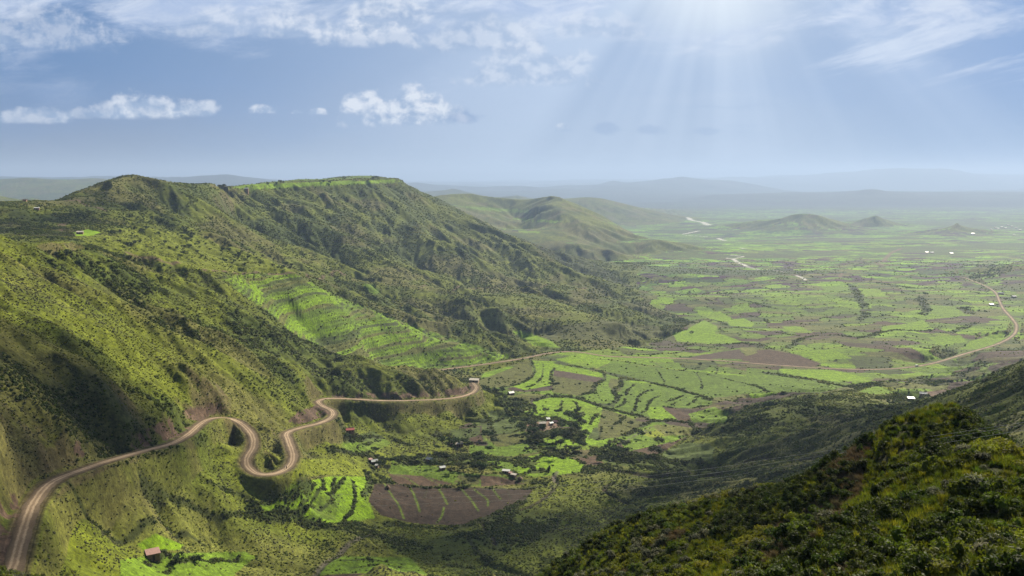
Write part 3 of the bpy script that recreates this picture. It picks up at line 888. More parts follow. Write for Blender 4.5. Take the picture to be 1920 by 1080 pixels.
# the patchwork in the middle of the valley
field([(885, 718), (985, 680), (1003, 690), (1000, 712), (965, 724), (925, 728)], C_OLIVE * .85, (760, 1300), .04)
field([(995, 676), (1042, 678), (1036, 705), (1032, 722), (985, 732), (962, 724), (1003, 706)], C_BRIGHT, (760, 1300), .01)
field([(1038, 690), (1130, 704), (1130, 712), (1114, 726), (1110, 736), (1083, 742), (1035, 735)], C_OLIVE * .8, (760, 1300), .01)
field([(1040, 682), (1133, 700), (1131, 708), (1040, 694)], C_BRIGHT, (760, 1300), .01)
field([(1038, 694), (1130, 708), (1122, 718), (1036, 704)], C_PURPLE * 1.1, (760, 1300))
field([(1040, 674), (1090, 663), (1140, 668), (1145, 680), (1120, 690), (1085, 685)], C_BRIGHT, (900, 1330), .01)
field([(1133, 700), (1162, 708), (1166, 721), (1150, 733), (1158, 748), (1118, 757), (1090, 748), (1112, 736), (1130, 712)], C_MID * 1.1, (760, 1300), .02)
field([(1145, 708), (1164, 712), (1164, 724), (1150, 733), (1140, 725)], C_OLIVE * .9, (760, 1300), .01)
field([(1170, 715), (1240, 724), (1314, 742), (1335, 750), (1335, 758), (1293, 766), (1241, 762), (1252, 788), (1200, 779), (1147, 769), (1158, 748)], C_MID * .9, (760, 1300), .01)
field([(1212, 764), (1241, 762), (1272, 787), (1252, 788), (1218, 785)], C_BRIGHT, (760, 1300), .01)
field([(1240, 763), (1262, 764), (1295, 780), (1290, 797), (1268, 785)], C_BROWN, (700, 1300))
field([(1265, 765), (1325, 769), (1290, 776)], C_PURPLE, (700, 1300))
field([(1290, 776), (1340, 763), (1370, 775), (1358, 793), (1300, 792)], C_MID * 1.15, (700, 1300), .02)
field([(1150, 680), (1262, 694), (1400, 705), (1432, 735), (1335, 746), (1272, 728), (1180, 706), (1120, 692)], C_MID * .85, (800, 1400), .01)
field([(1400, 690), (1540, 700), (1600, 722), (1540, 736), (1440, 735), (1400, 712)], C_MID * .9, (900, 1400), .02)
field([(997, 754), (1033, 745), (1077, 748), (1110, 757), (1100, 770), (1080, 772), (1050, 772), (1020, 772)], C_BRIGHT, (700, 1200), .01)
field([(1080, 770), (1110, 758), (1131, 769), (1115, 800), (1100, 822), (1092, 815), (1088, 790)], C_BRIGHT, (700, 1200), .02)
field([(1131, 766), (1172, 779), (1210, 794), (1160, 820), (1125, 822), (1120, 800)], C_OLIVE * .8, (700, 1200), .02)
field([(1163, 825), (1197, 810), (1222, 817), (1230, 833), (1183, 843), (1172, 838)], C_MID * 1.1, (640, 1000), .02)
field([(1203, 815), (1243, 801), (1263, 806), (1250, 818), (1222, 820)], C_GRASS * 1.7, (640, 1000), .10)
field([(1222, 797), (1263, 797), (1313, 806), (1297, 814), (1247, 818)], C_OLIVE * 1.1, (640, 1000), .04)
field([(1183, 845), (1230, 834), (1263, 828), (1290, 818), (1263, 835), (1240, 849), (1213, 857), (1200, 853)], C_BROWN * 1.1, (640, 1000), .03)
field([(1143, 842), (1163, 827), (1170, 838), (1160, 846)], C_BROWN * 1.2, (640, 1000), .03)
field([(1240, 848), (1287, 829), (1330, 832), (1340, 840), (1335, 864), (1272, 864), (1247, 860)], C_DULL * 1.25, (640, 1000), .01)
# beyond the road
field([(1300, 668), (1385, 655), (1400, 668), (1395, 673), (1290, 674)], C_PURPLE * 1.1, (1150, 1700))
field([(1405, 658), (1440, 655), (1490, 664), (1540, 682), (1530, 688), (1440, 684), (1390, 676)], C_BROWN * 1.05, (1150, 1700))
field([(1385, 652), (1415, 652), (1420, 662), (1400, 668)], C_OLIVE * 1.2, (1150, 1700))
field([(1460, 692), (1560, 694), (1640, 710), (1625, 716), (1540, 714), (1470, 702)], C_BRIGHT, (950, 1300))
field([(1480, 658), (1560, 655), (1600, 672), (1530, 676)], C_BRIGHT * .9, (1150, 1700))
field([(1290, 616), (1320, 600), (1345, 612), (1340, 628), (1300, 630)], C_BRIGHT * .9, (1250, 2200))
field([(1305, 582), (1350, 584), (1375, 598), (1350, 604), (1310, 590)], C_BRIGHT, (1250, 2400))
field([(1360, 600), (1395, 597), (1415, 606), (1410, 613), (1370, 611)], C_BRIGHT, (1250, 2400))
field([(1260, 625), (1290, 618), (1360, 628), (1395, 642), (1330, 645), (1270, 640)], C_BRIGHT * .95, (1250, 1800))
field([(1465, 612), (1500, 612), (1525, 624), (1490, 624)], C_BRIGHT, (1250, 2400))
field([(1607, 540), (1650, 543), (1660, 555), (1620, 552)], C_BRIGHT, (1500, 2800))
field([(1535, 537), (1590, 537), (1597, 545), (1550, 545)], C_MID * 1.1, (1500, 2800))
field([(1738, 571), (1790, 575), (1815, 592), (1770, 594), (1735, 585)], C_MID * 1.2, (1400, 2400))
field([(1740, 632), (1800, 628), (1815, 642), (1760, 645)], C_BRIGHT * .9, (1200, 1800))
field([(1700, 607), (1730, 600), (1745, 612), (1710, 622), (1650, 625), (1655, 612)], C_BRIGHT * .95, (1200, 2200))
field([(1820, 640), (1885, 620), (1885, 640), (1850, 655), (1800, 655)], C_BRIGHT * .9, (1100, 1800))
field([(1640, 722), (1690, 735), (1640, 740), (1610, 735)], C_MID * 1.2, (760, 1000), .08)
field([(1645, 718), (1672, 718), (1700, 728), (1670, 733)], C_GRASS * 1.5, (760, 1000), .15)
field([(1735, 736), (1770, 730), (1800, 722), (1770, 742), (1745, 745)], C_SOIL * .9, (840, 1100))
field([(1780, 717), (1830, 714), (1826, 726), (1775, 733)], C_PURPLE * 1.3, (900, 1250))
field([(1820, 710), (1920, 700), (1990, 700), (1990, 712), (1850, 726)], C_MID, (900, 1400), .02)
for poly, col in (([(850, 385), (1000, 395), (990, 399), (900, 394)], C_MID * 1.2), ([(960, 408), (1055, 415), (1040, 418), (965, 412)], C_BRIGHT), ([(970, 432), (1015, 434), (1010, 437), (975, 436)], C_BRIGHT), ([(1130, 415), (1180, 420), (1200, 426), (1150, 422)], C_MID)):
    field(poly, col, (3300, 6000))

# earth banks beside the near road, landslip scars
for poly in ([(165, 840), (215, 805), (255, 815), (330, 775), (352, 765), (400, 757), (425, 766), (390, 782), (355, 808), (300, 832), (200, 860)],
             [(140, 828), (165, 815), (175, 840), (150, 858), (135, 850)], [(0, 930), (28, 925), (40, 960), (25, 1020), (0, 1070)],
             [(560, 772), (600, 757), (622, 775), (600, 785), (565, 795), (540, 790)], [(620, 742), (700, 735), (820, 733), (870, 726), (884, 720), (890, 730), (860, 742), (720, 747), (625, 745)]):
    m = inpoly(poly, jx, jy, (215, 920)) & (sstep(mid * .5 + fine * .5, .40, .5) > .4)
    ALB[m] = (C_SOIL * .75 * (.6 + .8 * fine[..., None]))[m]; SHRUB[m] *= .35

# the village grove: dark undergrowth and trodden earth between the huts
for poly, yr in (([(925, 735), (975, 748), (1005, 762), (1012, 785), (1045, 772), (1060, 778), (1095, 772), (1100, 820), (1092, 850), (1060, 862), (1000, 845), (985, 825), (980, 800), (950, 775)], (640, 1200)),
                 ([(740, 858), (860, 850), (960, 856), (1010, 866), (1030, 885), (975, 890), (900, 868), (850, 872), (740, 872)], (500, 800)), ([(1095, 840), (1150, 838), (1200, 850), (1250, 864), (1180, 875), (1120, 870)], (560, 900))):
    m = inpoly(poly, jx, jy, yr) & (mid > .40)
    ALB[m] = (C_SHRUB * 1.1 * (.7 + .6 * fine[..., None]))[m]; SHRUB[m] = 1.1
m = inpoly([(990, 792), (1045, 788), (1050, 802), (1010, 812), (985, 808)], jx, jy, (640, 1000)); ALB[m] = C_SOIL * 1.2; SHRUB[m] = .1

# walls, hedges and stream beds as dark, bushy lines
HEDGES = []      # world polylines with width for bushes


def line(pts, w, col=C_HEDGE, k=.85, yr=(300, 55000), dip=0.0, bushes=1.0, gap=.3):
    c = [tuple(hit(x, y, *yr)) for x, y in pts]
    for i in range(1, len(c)):          # the line passes behind a crest: draw its two parts separately
        if not .72 < c[i][1] / c[i - 1][1] < 1.39:
            if i > 1: line(pts[:i], w, col, k, yr, dip, bushes, gap)
            if len(c) - i > 1: line(pts[i:], w, col, k, yr, dip, bushes, gap)
            return
    c = resample(catmull(c, 5), max(1.2, w * .45))
    c[:, 0] += (fbm(c[:, 0], c[:, 1], 25, 2, seed=91) - .5) * w * 1.2
    c[:, 1] += (fbm(c[:, 0] + 77, c[:, 1], 25, 2, seed=92) - .5) * w * 1.2
    m, D, I = near(c, w * 1.3)
    q = (1 - sstep(D[m] / w, .35, 1.0)) * k * np.where(fbm(XX[m], YY[m], 9, 2, seed=93) > gap, 1, .25)
    ALB[m] = ALB[m] * (1 - q[:, None]) + col * q[:, None]
    if bushes: SHRUB[m] = np.maximum(SHRUB[m], bushes * (q > .3))
    if dip: ZZ[m] -= dip * (1 - sstep(D[m] / w, .2, 1.0))
    if bushes: HEDGES.append((c, w, bushes))
    return c


HL = [
 ([(1043, 681), (1106, 692), (1133, 699), (1168, 709), (1210, 715), (1241, 723), (1272, 730), (1314, 742), (1335, 750)], 5.5),
 ([(1133, 700), (1131, 712), (1116, 723), (1110, 735), (1085, 742), (1043, 742), (1022, 740)], 3.6),
 ([(970, 760), (997, 752), (1033, 744), (1077, 746), (1110, 756), (1147, 769), (1168, 773), (1200, 779), (1220, 787), (1237, 792), (1252, 788), (1272, 790), (1293, 796), (1330, 800)], 5.0),
 ([(1162, 708), (1166, 721), (1150, 733), (1158, 748), (1143, 758), (1118, 757)], 3.6),
 ([(1039, 690), (1033, 700), (1037, 715)], 3.0), ([(995, 675), (1003, 698), (985, 715), (964, 722), (940, 728)], 2.6),
 ([(1018, 681), (1016, 706), (1002, 721), (985, 727)], 1.4), ([(1054, 750), (1050, 769)], 1.4), ([(1079, 754), (1087, 767)], 1.6),
 ([(1131, 769), (1118, 780), (1106, 796)], 1.8), ([(1172, 783), (1158, 794), (1141, 800)], 1.8), ([(1127, 800), (1125, 822)], 1.2),
 ([(1143, 829), (1179, 815), (1210, 796), (1225, 790)], 4.5),
 ([(1191, 721), (1177, 731), (1170, 756), (1150, 767)], 1.7), ([(1214, 733), (1195, 748), (1193, 762), (1185, 775)], 1.7),
 ([(1239, 742), (1218, 752), (1214, 767), (1202, 775)], 1.6), ([(1281, 742), (1262, 750), (1247, 754)], 1.8), ([(1283, 748), (1272, 752), (1260, 760)], 1.6),
 ([(1306, 748), (1289, 760)], 1.3), ([(1241, 762), (1293, 766), (1335, 758)], 2.0),
 ([(1110, 672), (1160, 677), (1227, 687), (1262, 694), (1306, 698), (1360, 710), (1420, 725), (1470, 738)], 2.2),
 ([(1312, 681), (1343, 690), (1341, 702)], 1.8), ([(1343, 690), (1365, 684), (1400, 686)], 1.8), ([(1231, 692), (1247, 717)], 1.3), ([(1306, 700), (1314, 712), (1316, 729)], 1.4),
 ([(1150, 662), (1210, 665), (1240, 663), (1268, 662), (1293, 656), (1325, 658)], 4.5),
 ([(1270, 650), (1300, 647), (1340, 650), (1390, 643), (1437, 653), (1480, 650), (1507, 633), (1563, 628), (1613, 633), (1663, 620), (1730, 620), (1780, 623), (1830, 606)], 9),
 ([(1593, 533), (1606, 548), (1613, 563), (1627, 587), (1613, 600)], 13), ([(1643, 530), (1675, 534), (1713, 540), (1763, 540)], 13),
 ([(1723, 557), (1737, 577), (1733, 590)], 13), ([(1810, 577), (1820, 587)], 16), ([(1470, 520), (1490, 525), (1510, 528)], 14),
 ([(1440, 700), (1524, 712), (1570, 722), (1620, 720), (1680, 716), (1728, 709), (1769, 721), (1800, 705), (1840, 682), (1920, 680)], 12),
 ([(1380, 560), (1420, 570), (1470, 580), (1520, 578)], 6), ([(1320, 560), (1345, 568), (1375, 570)], 6), ([(1390, 590), (1430, 597), (1440, 605)], 5),
 ([(1240, 590), (1300, 600), (1340, 600), (1370, 612), (1420, 618), (1500, 630)], 4), ([(1100, 648), (1180, 650), (1250, 652)], 4),
 # basin
 ([(1135, 847), (1173, 848), (1197, 853), (1240, 862), (1272, 866), (1313, 867)], 4), ([(1005, 862), (1040, 845), (1075, 850), (1100, 858)], 3),
 ([(700, 905), (735, 905), (760, 910), (900, 914), (1000, 915)], 1.8), ([(990, 930), (960, 950), (900, 975), (860, 988), (790, 990), (740, 985), (700, 985), (640, 985)], 4.5),
 ([(480, 965), (510, 972), (560, 975), (620, 985), (665, 1000), (690, 1005)], 4.5), ([(690, 885), (692, 905), (684, 930)], 3), ([(693, 860), (700, 880), (730, 905)], 3),
 ([(870, 800), (900, 795), (930, 790), (985, 783)], 2.5), ([(900, 815), (950, 812), (1000, 800)], 2.2), ([(905, 770), (915, 790), (925, 820), (960, 832)], 3.5),
 ([(760, 870), (800, 862), (850, 862), (900, 860), (960, 865)], 3.5), ([(890, 850), (950, 858), (1010, 860)], 3), ([(900, 865), (940, 880), (980, 902), (1020, 905)], 4),
 ([(600, 790), (640, 800), (690, 820), (735, 826), (770, 835)], 3.2), ([(620, 845), (660, 850), (700, 855), (730, 860)], 3.2), ([(660, 830), (690, 820)], 2),
 ([(700, 850), (670, 838), (712, 826)], 1.4), ([(230, 1048), (300, 1040), (330, 1052), (360, 1048), (400, 1052), (450, 1045)], 1.6), ([(290, 1075), (320, 1058), (360, 1056)], 1.2),
 ([(610, 925), (640, 905), (645, 895)], 1.5), ([(480, 950), (520, 935), (560, 920), (590, 905)], 1.8), ([(520, 970), (565, 950), (590, 930), (605, 912), (600, 895)], 1.4),
 ([(560, 975), (600, 955), (622, 935), (628, 895)], 1.4), ([(640, 980), (662, 955), (668, 930), (656, 895)], 1.4), ([(880, 1010), (900, 1035), (920, 1045)], 2.5),
 ([(400, 905), (440, 925), (480, 945), (490, 960)], 3), ([(250, 900), (300, 930), (360, 945), (420, 965), (480, 968)], 2.2), ([(120, 1000), (180, 985), (260, 990), (330, 1005), (380, 1020)], 1.8),
 ([(640, 1050), (700, 1050), (760, 1058)], 1.2), ([(630, 1062), (700, 1060), (770, 1066)], 1.0),
]
for pts, w in HL:
    line(pts, w)
# brown and green lines of the ploughed field
for pts in ([(722, 908), (735, 930), (750, 955), (757, 972)], [(768, 912), (780, 935), (787, 960)], [(820, 913), (833, 935), (838, 945)], [(832, 952), (828, 968), (820, 980)],
            [(865, 916), (885, 940), (898, 958)], [(890, 918), (912, 935), (915, 948)], [(925, 917), (938, 935)], [(735, 888), (760, 895), (785, 912)], [(790, 890), (830, 912)], [(835, 885), (870, 905)]):
    line(pts, 1.1, C_MID, .8, (400, 800), bushes=0.15, gap=.2)
for pts in ([(800, 918), (795, 935)], [(950, 918), (958, 935)]):
    line(pts, .8, C_HEDGE, .5, (400, 800), bushes=0)
# stream courses and gullies
for pts, w, d in (([(1130, 880), (1180, 884), (1250, 888), (1320, 880), (1380, 868), (1450, 858), (1520, 850)], 5, 2.2), ([(1270, 905), (1330, 892), (1400, 882), (1470, 866), (1560, 850)], 4, 1.8),
                  ([(1150, 905), (1130, 918), (1150, 930), (1185, 945), (1210, 955)], 2.6, 2.0), ([(1040, 890), (1045, 905), (1030, 925), (1000, 945), (960, 960)], 2.2, 1.0),
                  ([(900, 975), (915, 1000), (930, 1020)], 2.2, 1.0)):
    line(pts, w, np.array([.045, .032, .024], np.float32), .9, (380, 900), dip=d, bushes=.35)
line([(690, 1003), (665, 1010), (640, 1030), (610, 1055), (590, 1080)], 2.6, C_ROCK, .8, (330, 560), dip=.8, bushes=0)
line([(1045, 885), (1040, 900), (1035, 915)], 2.4, C_ROCK * .8, .8, (500, 800), bushes=0)
line([(1160, 835), (1195, 815), (1222, 800)], 1.5, C_ROCK, .8, (500, 1000), bushes=0)
# tracks on the slopes
for pts, w, yr in (([(125, 377), (150, 376), (160, 382), (185, 390), (200, 396)], 5, (900, 1500)), ([(140, 415), (120, 420), (118, 428), (135, 440)], 6, (800, 1300)),
                   ([(240, 473), (275, 483), (330, 492), (380, 505), (420, 510), (480, 512), (540, 512), (556, 507)], 3.5, (640, 1200)), ([(578, 518), (620, 515), (645, 514)], 4, (1100, 1700)),
                   ([(790, 538), (860, 537), (940, 539), (1020, 536), (1100, 540)], 4, (1100, 2100)),
                   ([(1690, 466), (1670, 475), (1655, 490), (1640, 492), (1655, 497)], 12, (1500, 9000)), ([(1575, 520), (1578, 512)], 7, (1500, 9000)), ([(1300, 500), (1380, 505)], 6, (1500, 5000)),
                   ([(1880, 572), (1920, 577)], 4, (1400, 3000)), ([(1900, 500), (1910, 502)], 4, (1400, 3000))):
    line(pts, w, C_SOIL * 1.15, .8, yr, bushes=0, gap=.1)
# pale river bed
for pts, w in (([(1290, 408), (1302, 414), (1318, 417), (1329, 422)], 40), ([(1281, 439), (1300, 435), (1311, 433)], 16), ([(1285, 441), (1330, 444)], 12), ([(1347, 447), (1358, 451)], 22),
               ([(1388, 465), (1395, 466)], 18), ([(1363, 484), (1376, 486), (1384, 492), (1392, 496), (1400, 499)], 13), ([(1368, 478), (1385, 480), (1394, 481)], 10), ([(1377, 485), (1396, 481)], 6),
               ([(1400, 499), (1420, 505), (1445, 506), (1470, 510)], 14), ([(1494, 517), (1504, 520), (1511, 525)], 9)):
    line(pts, w * .80, np.array([.52, .50, .46], np.float32) * (1 if w != 14 else .55), .95, (1500, 12000), bushes=0, gap=.05)

rm = ROADD < 10
q = (1 - sstep(ROADD[rm], 3.0, 5.8 + 4 * (mid[rm] - .5)))[:, None] * .75
ALB[rm] = ALB[rm] * (1 - q) + C_SOIL * .8 * (.8 + .4 * fine[rm][:, None]) * q
SHRUB[ROADD < 5.0] = 0
ALB = np.clip(ALB * .80, .004, .8).astype(np.float32)
GX, GY = grads(ZZ)
PX, PY = us_to_px(UU, ZZ / YY)


# ------------------------------------------------------------------ BUILD MESH
def tag(o, label=None, cat=None, group=None, kind=None):
    if label: o['label'] = label
    if cat: o['category'] = cat
    if group: o['group'] = group
    if kind: o['kind'] = kind
    return o


def simple_mat(name, col, rough=.85, noise=None, amt=.25, spec=.25, trans=0.0, rand=0.0):
    m = bpy.data.materials.new(name); m.use_nodes = True
    t = NT(m.node_tree)
    c = None
    geo = t.n('ShaderNodeNewGeometry')
    tc = t.n('ShaderNodeTexCoord')
    base = t.n('ShaderNodeRGB'); base.outputs[0].default_value = (*col, 1)
    c = base.outputs[0]
    if noise:
        f = t.noise(tc.outputs['Object'], noise, 4)
        v = t.n('ShaderNodeMapRange', {0: f, 1: .3, 2: .7, 3: 1 - amt, 4: 1 + amt}).outputs[0]
        c = t.mix(1.0, c, v, 'MULTIPLY')
    if rand:
        oi = t.n('ShaderNodeObjectInfo')
        v = t.n('ShaderNodeMapRange', {0: oi.outputs['Random'], 1: 0, 2: 1, 3: 1 - rand, 4: 1 + rand}).outputs[0]
        c = t.mix(1.0, c, v, 'MULTIPLY')
    b = t.n('ShaderNodeBsdfPrincipled', {'Base Color': c, 'Roughness': rough, 'Specular IOR Level': spec})
    sh = b.outputs[0]
    if trans:
        tr = t.n('ShaderNodeBsdfTranslucent', {'Color': c})
        sh = t.n('ShaderNodeMixShader', {0: trans, 1: sh, 2: tr.outputs[0]}).outputs[0]
    t.n('ShaderNodeOutputMaterial', {'Surface': sh})
    return m


def ground_mat():
    m = bpy.data.materials.new('ground_cover'); m.use_nodes = True
    t = NT(m.node_tree)
    at = t.n('ShaderNodeAttribute', attribute_name='albedo')
    geo = t.n('ShaderNodeNewGeometry')
    p = geo.outputs['Position']
    f1 = t.noise(p, .9, 5, .65)
    f2 = t.noise(p, .16, 4, .6)
    v1 = t.n('ShaderNodeMapRange', {0: f1, 1: .3, 2: .7, 3: .60, 4: 1.40}).outputs[0]
    v2 = t.n('ShaderNodeMapRange', {0: f2, 1: .3, 2: .7, 3: .72, 4: 1.28}).outputs[0]
    f4 = t.noise(p, .38, 3, .7)
    v1 = t.m('MULTIPLY', v1, t.n('ShaderNodeMapRange', {0: f4, 1: .35, 2: .62, 3: .62, 4: 1.25}).outputs[0])
    c = t.mix(1.0, at.outputs['Color'], t.m('MULTIPLY', v1, v2), 'MULTIPLY')
    bmp = t.n('ShaderNodeBump', {'Strength': .55, 'Distance': .6, 'Height': f1})
    b = t.n('ShaderNodeBsdfPrincipled', {'Base Color': c, 'Roughness': .95, 'Specular IOR Level': .1, 'Normal': bmp.outputs[0]})
    t.n('ShaderNodeOutputMaterial', {'Surface': b.outputs[0]})
    return m


MG = ground_mat()


def grid_piece(name, cellmask, label=None):
    """link the part of the ground sheet selected by a cell mask (NL-1, NU-1)"""
    j, i = np.nonzero(cellmask)
    if len(j) == 0: return None
    a = j * NU + i
    quads = np.stack([a, a + 1, a + NU + 1, a + NU], 1)
    uq, inv = np.unique(quads.ravel(), return_inverse=True)
    n, nf = len(uq), len(quads)
    me = bpy.data.meshes.new(name)
    me.vertices.add(n)
    co = np.stack([XX.ravel()[uq], YY.ravel()[uq], ZZ.ravel()[uq]], 1).astype(np.float32)
    me.vertices.foreach_set('co', co.ravel())
    me.loops.add(nf * 4); me.polygons.add(nf)
    me.loops.foreach_set('vertex_index', inv.astype(np.int32).ravel())
    me.polygons.foreach_set('loop_start', np.arange(0, nf * 4, 4, dtype=np.int32))
    me.polygons.foreach_set('use_smooth', np.ones(nf, bool))
    me.update(calc_edges=True)
    at = me.attributes.new('albedo', 'FLOAT_COLOR', 'POINT')
    rgba = np.ones((n, 4), np.float32); rgba[:, :3] = ALB.reshape(-1, 3)[uq]
    at.data.foreach_set('color', rgba.ravel())
    me.materials.append(MG)
    o = bpy.data.objects.new(name, me); COL.objects.link(o)
    tag(o, kind='structure')
    return o


def cellv(a): return a[:-1, :-1]
mY, mPX, mU = cellv(YY), cellv(PX), cellv(UU)
farm = cellv(FARM)
zone = np.zeros(mY.shape, np.int8)                        # 0 valley floor and basin
inC = blur(inpoly([(-400, 300), (1100, 300), (1300, 600), (1240, 640), (1000, 668), (884, 716), (895, 728), (850, 744), (600, 744), (560, 800), (480, 775), (400, 780), (330, 822), (200, 862), (100, 895), (50, 960), (0, 1100), (-400, 1100)], yr=(200, 3300)), 3)
inC = cellv(inC) > .5
LU = mU * FPX + 960
zone[(mY > 190) & (mY < 3300) & (LU < 1300) & ((inC) | ((mY > 760) & (LU < 880)) | ((mY > 430) & (LU < 300)))] = 2
zone[(zone == 2) & ((mY < 900) & (mY > 0))] = 1
zone[(mY < 176) & (mY > 0)] = 3
zone[(LU > 1180) & (mY >= 176) & (mY < 980) & (~farm) & (cellv(PY) > 700) | ((LU > 1400) & (mY >= 176) & (mY < 600))] = 4
zone[(mY > 3200) & (mY < 9900) & (~farm)] = 5
zone[mY >= 9900] = 6
for z, nm in ((0, 'valley_ground'), (1, 'near_hillside'), (2, 'mesa_hill'), (3, 'foreground_hill'), (4, 'side_hill'), (5, 'valley_hills'), (6, 'distant_mountains')):
    grid_piece(nm, zone == z)


# ------------------------------------------------------------------ mesh helpers
def mesh_obj(name, verts, faces, mat, parent=None, smooth=False, mats=None, midx=None):
    me = bpy.data.meshes.new(name)
    me.from_pydata([tuple(v) for v in verts], [], faces)
    for m in (mats or [mat]):
        me.materials.append(m)
    if midx is not None: me.polygons.foreach_set('material_index', midx)
    if smooth: me.polygons.foreach_set('use_smooth', [True] * len(me.polygons))
    me.update()
    o = bpy.data.objects.new(name, me)
    if parent is not False: COL.objects.link(o)
    if parent: o.parent = parent
    return o


def empty(name, loc, rz=0.0):
    o = bpy.data.objects.new(name, None)
    o.location = loc; o.rotation_euler = (0, 0, rz); o.empty_display_size = .3
    COL.objects.link(o)
    return o


def box(x0, x1, y0, y1, z0, z1):
    v = [(x0, y0, z0), (x1, y0, z0), (x1, y1, z0), (x0, y1, z0), (x0, y0, z1), (x1, y0, z1), (x1, y1, z1), (x0, y1, z1)]
    f = [(0, 3, 2, 1), (4, 5, 6, 7), (0, 1, 5, 4), (1, 2, 6, 5), (2, 3, 7, 6), (3, 0, 4, 7)]
    return v, f


def join(parts):
    V, F = [], []
    for v, f in parts:
        n = len(V); V += list(v); F += [tuple(i + n for i in q) for q in f]
    return V, F


def tube(pts, rads, n=6, cap=True):
    """tapered tube along points"""
    V, F = [], []
    pts = [Vector(p) for p in pts]
    for k, p in enumerate(pts):
        d = (pts[min(k + 1, len(pts) - 1)] - pts[max(k - 1, 0)]).normalized()
        a = d.cross(Vector((0, 0, 1)) if abs(d.z) < .9 else Vector((1, 0, 0))).normalized(); b = d.cross(a)
        for i in range(n):
            t = 2 * math.pi * i / n
            V.append(p + (a * math.cos(t) + b * math.sin(t)) * rads[k])
    for k in range(len(pts) - 1):
        for i in range(n):
            F.append((k * n + i, k * n + (i + 1) % n, (k + 1) * n + (i + 1) % n, (k + 1) * n + i))
    if cap:
        F.append(tuple(range(n))[::-1]); F.append(tuple((len(pts) - 1) * n + i for i in range(n)))
    return V, F


# ------------------------------------------------------------------ roads
def road_mat():
    m = bpy.data.materials.new('dirt_road'); m.use_nodes = True
    t = NT(m.node_tree)
    at = t.n('ShaderNodeAttribute', attribute_name='across')          # -1..1 from edge to edge
    geo = t.n('ShaderNodeNewGeometry')
    f = t.noise(geo.outputs['Position'], .35, 5, .6)
    f2 = t.noise(geo.outputs['Position'], 2.2, 4, .6)
    a = t.m('ADD', at.outputs['Fac'], t.m('MULTIPLY', t.m('SUBTRACT', f, .5), .45))
    # two worn wheel tracks, paler than the gravel between and beside them
    w1 = t.m('SUBTRACT', 1.0, t.ss(t.m('ABSOLUTE', t.m('SUBTRACT', a, .30)), .06, .22))
    w2 = t.m('SUBTRACT', 1.0, t.ss(t.m('ABSOLUTE', t.m('ADD', a, .28)), .06, .22))
    c = t.mix(t.m('ABSOLUTE', a), (.20, .142, .092), (.10, .074, .048))
    c = t.mix(t.m('MULTIPLY', t.m('MAXIMUM', w1, w2), .85), c, (.34, .255, .17))
    v = t.n('ShaderNodeMapRange', {0: f2, 1: .3, 2: .7, 3: .8, 4: 1.18}).outputs[0]
    c = t.mix(1.0, c, v, 'MULTIPLY')
    f3 = t.noise(geo.outputs['Position'], .07, 4, .6)
    c = t.mix(1.0, c, t.n('ShaderNodeMapRange', {0: f3, 1: .35, 2: .65, 3: .72, 4: 1.15}).outputs[0], 'MULTIPLY')
    b = t.n('ShaderNodeBsdfPrincipled', {'Base Color': c, 'Roughness': .95, 'Specular IOR Level': .1})
    t.n('ShaderNodeOutputMaterial', {'Surface': b.outputs[0]})
    return m


MROAD = road_mat()


def road(name, ln, hw, lift):
    n = len(ln); d = np.gradient(ln[:, :2], axis=0); d /= np.linalg.norm(d, axis=1)[:, None] + 1e-9
    nx, ny = -d[:, 1], d[:, 0]
    K = 9; V = []; ac = []
    wob = (fbm(np.arange(n) * 1.0, np.zeros(n), 6, 4, seed=5, gain=.7) - .5) * 1.8
    for k in range(K):
        a = -1 + 2 * k / (K - 1)
        w = hw * a + (wob if abs(a) == 1 else 0)
        z = ln[:, 2] + lift - .06 * a * a - (.10 if abs(a) == 1 else 0) - .05 * (abs(abs(a) - .3) < .1)
        V.append(np.stack([ln[:, 0] + nx * w, ln[:, 1] + ny * w, z], 1)); ac += [a] * n
    V = np.concatenate(V)
    F = [(k * n + i, k * n + i + 1, (k + 1) * n + i + 1, (k + 1) * n + i) for k in range(K - 1) for i in range(n - 1)]
    o = mesh_obj(name, V, F, MROAD, smooth=True)
    o.data.attributes.new('across', 'FLOAT', 'POINT').data.foreach_set('value', np.array(ac, np.float32))
    tag(o, kind='structure')
    return o


road('dirt_road', lineA, 2.65, .05)
road('dirt_road', lineB, 2.6, .08)

# ------------------------------------------------------------------ plants
rng = random.Random(7)
nrg = np.random.default_rng(11)


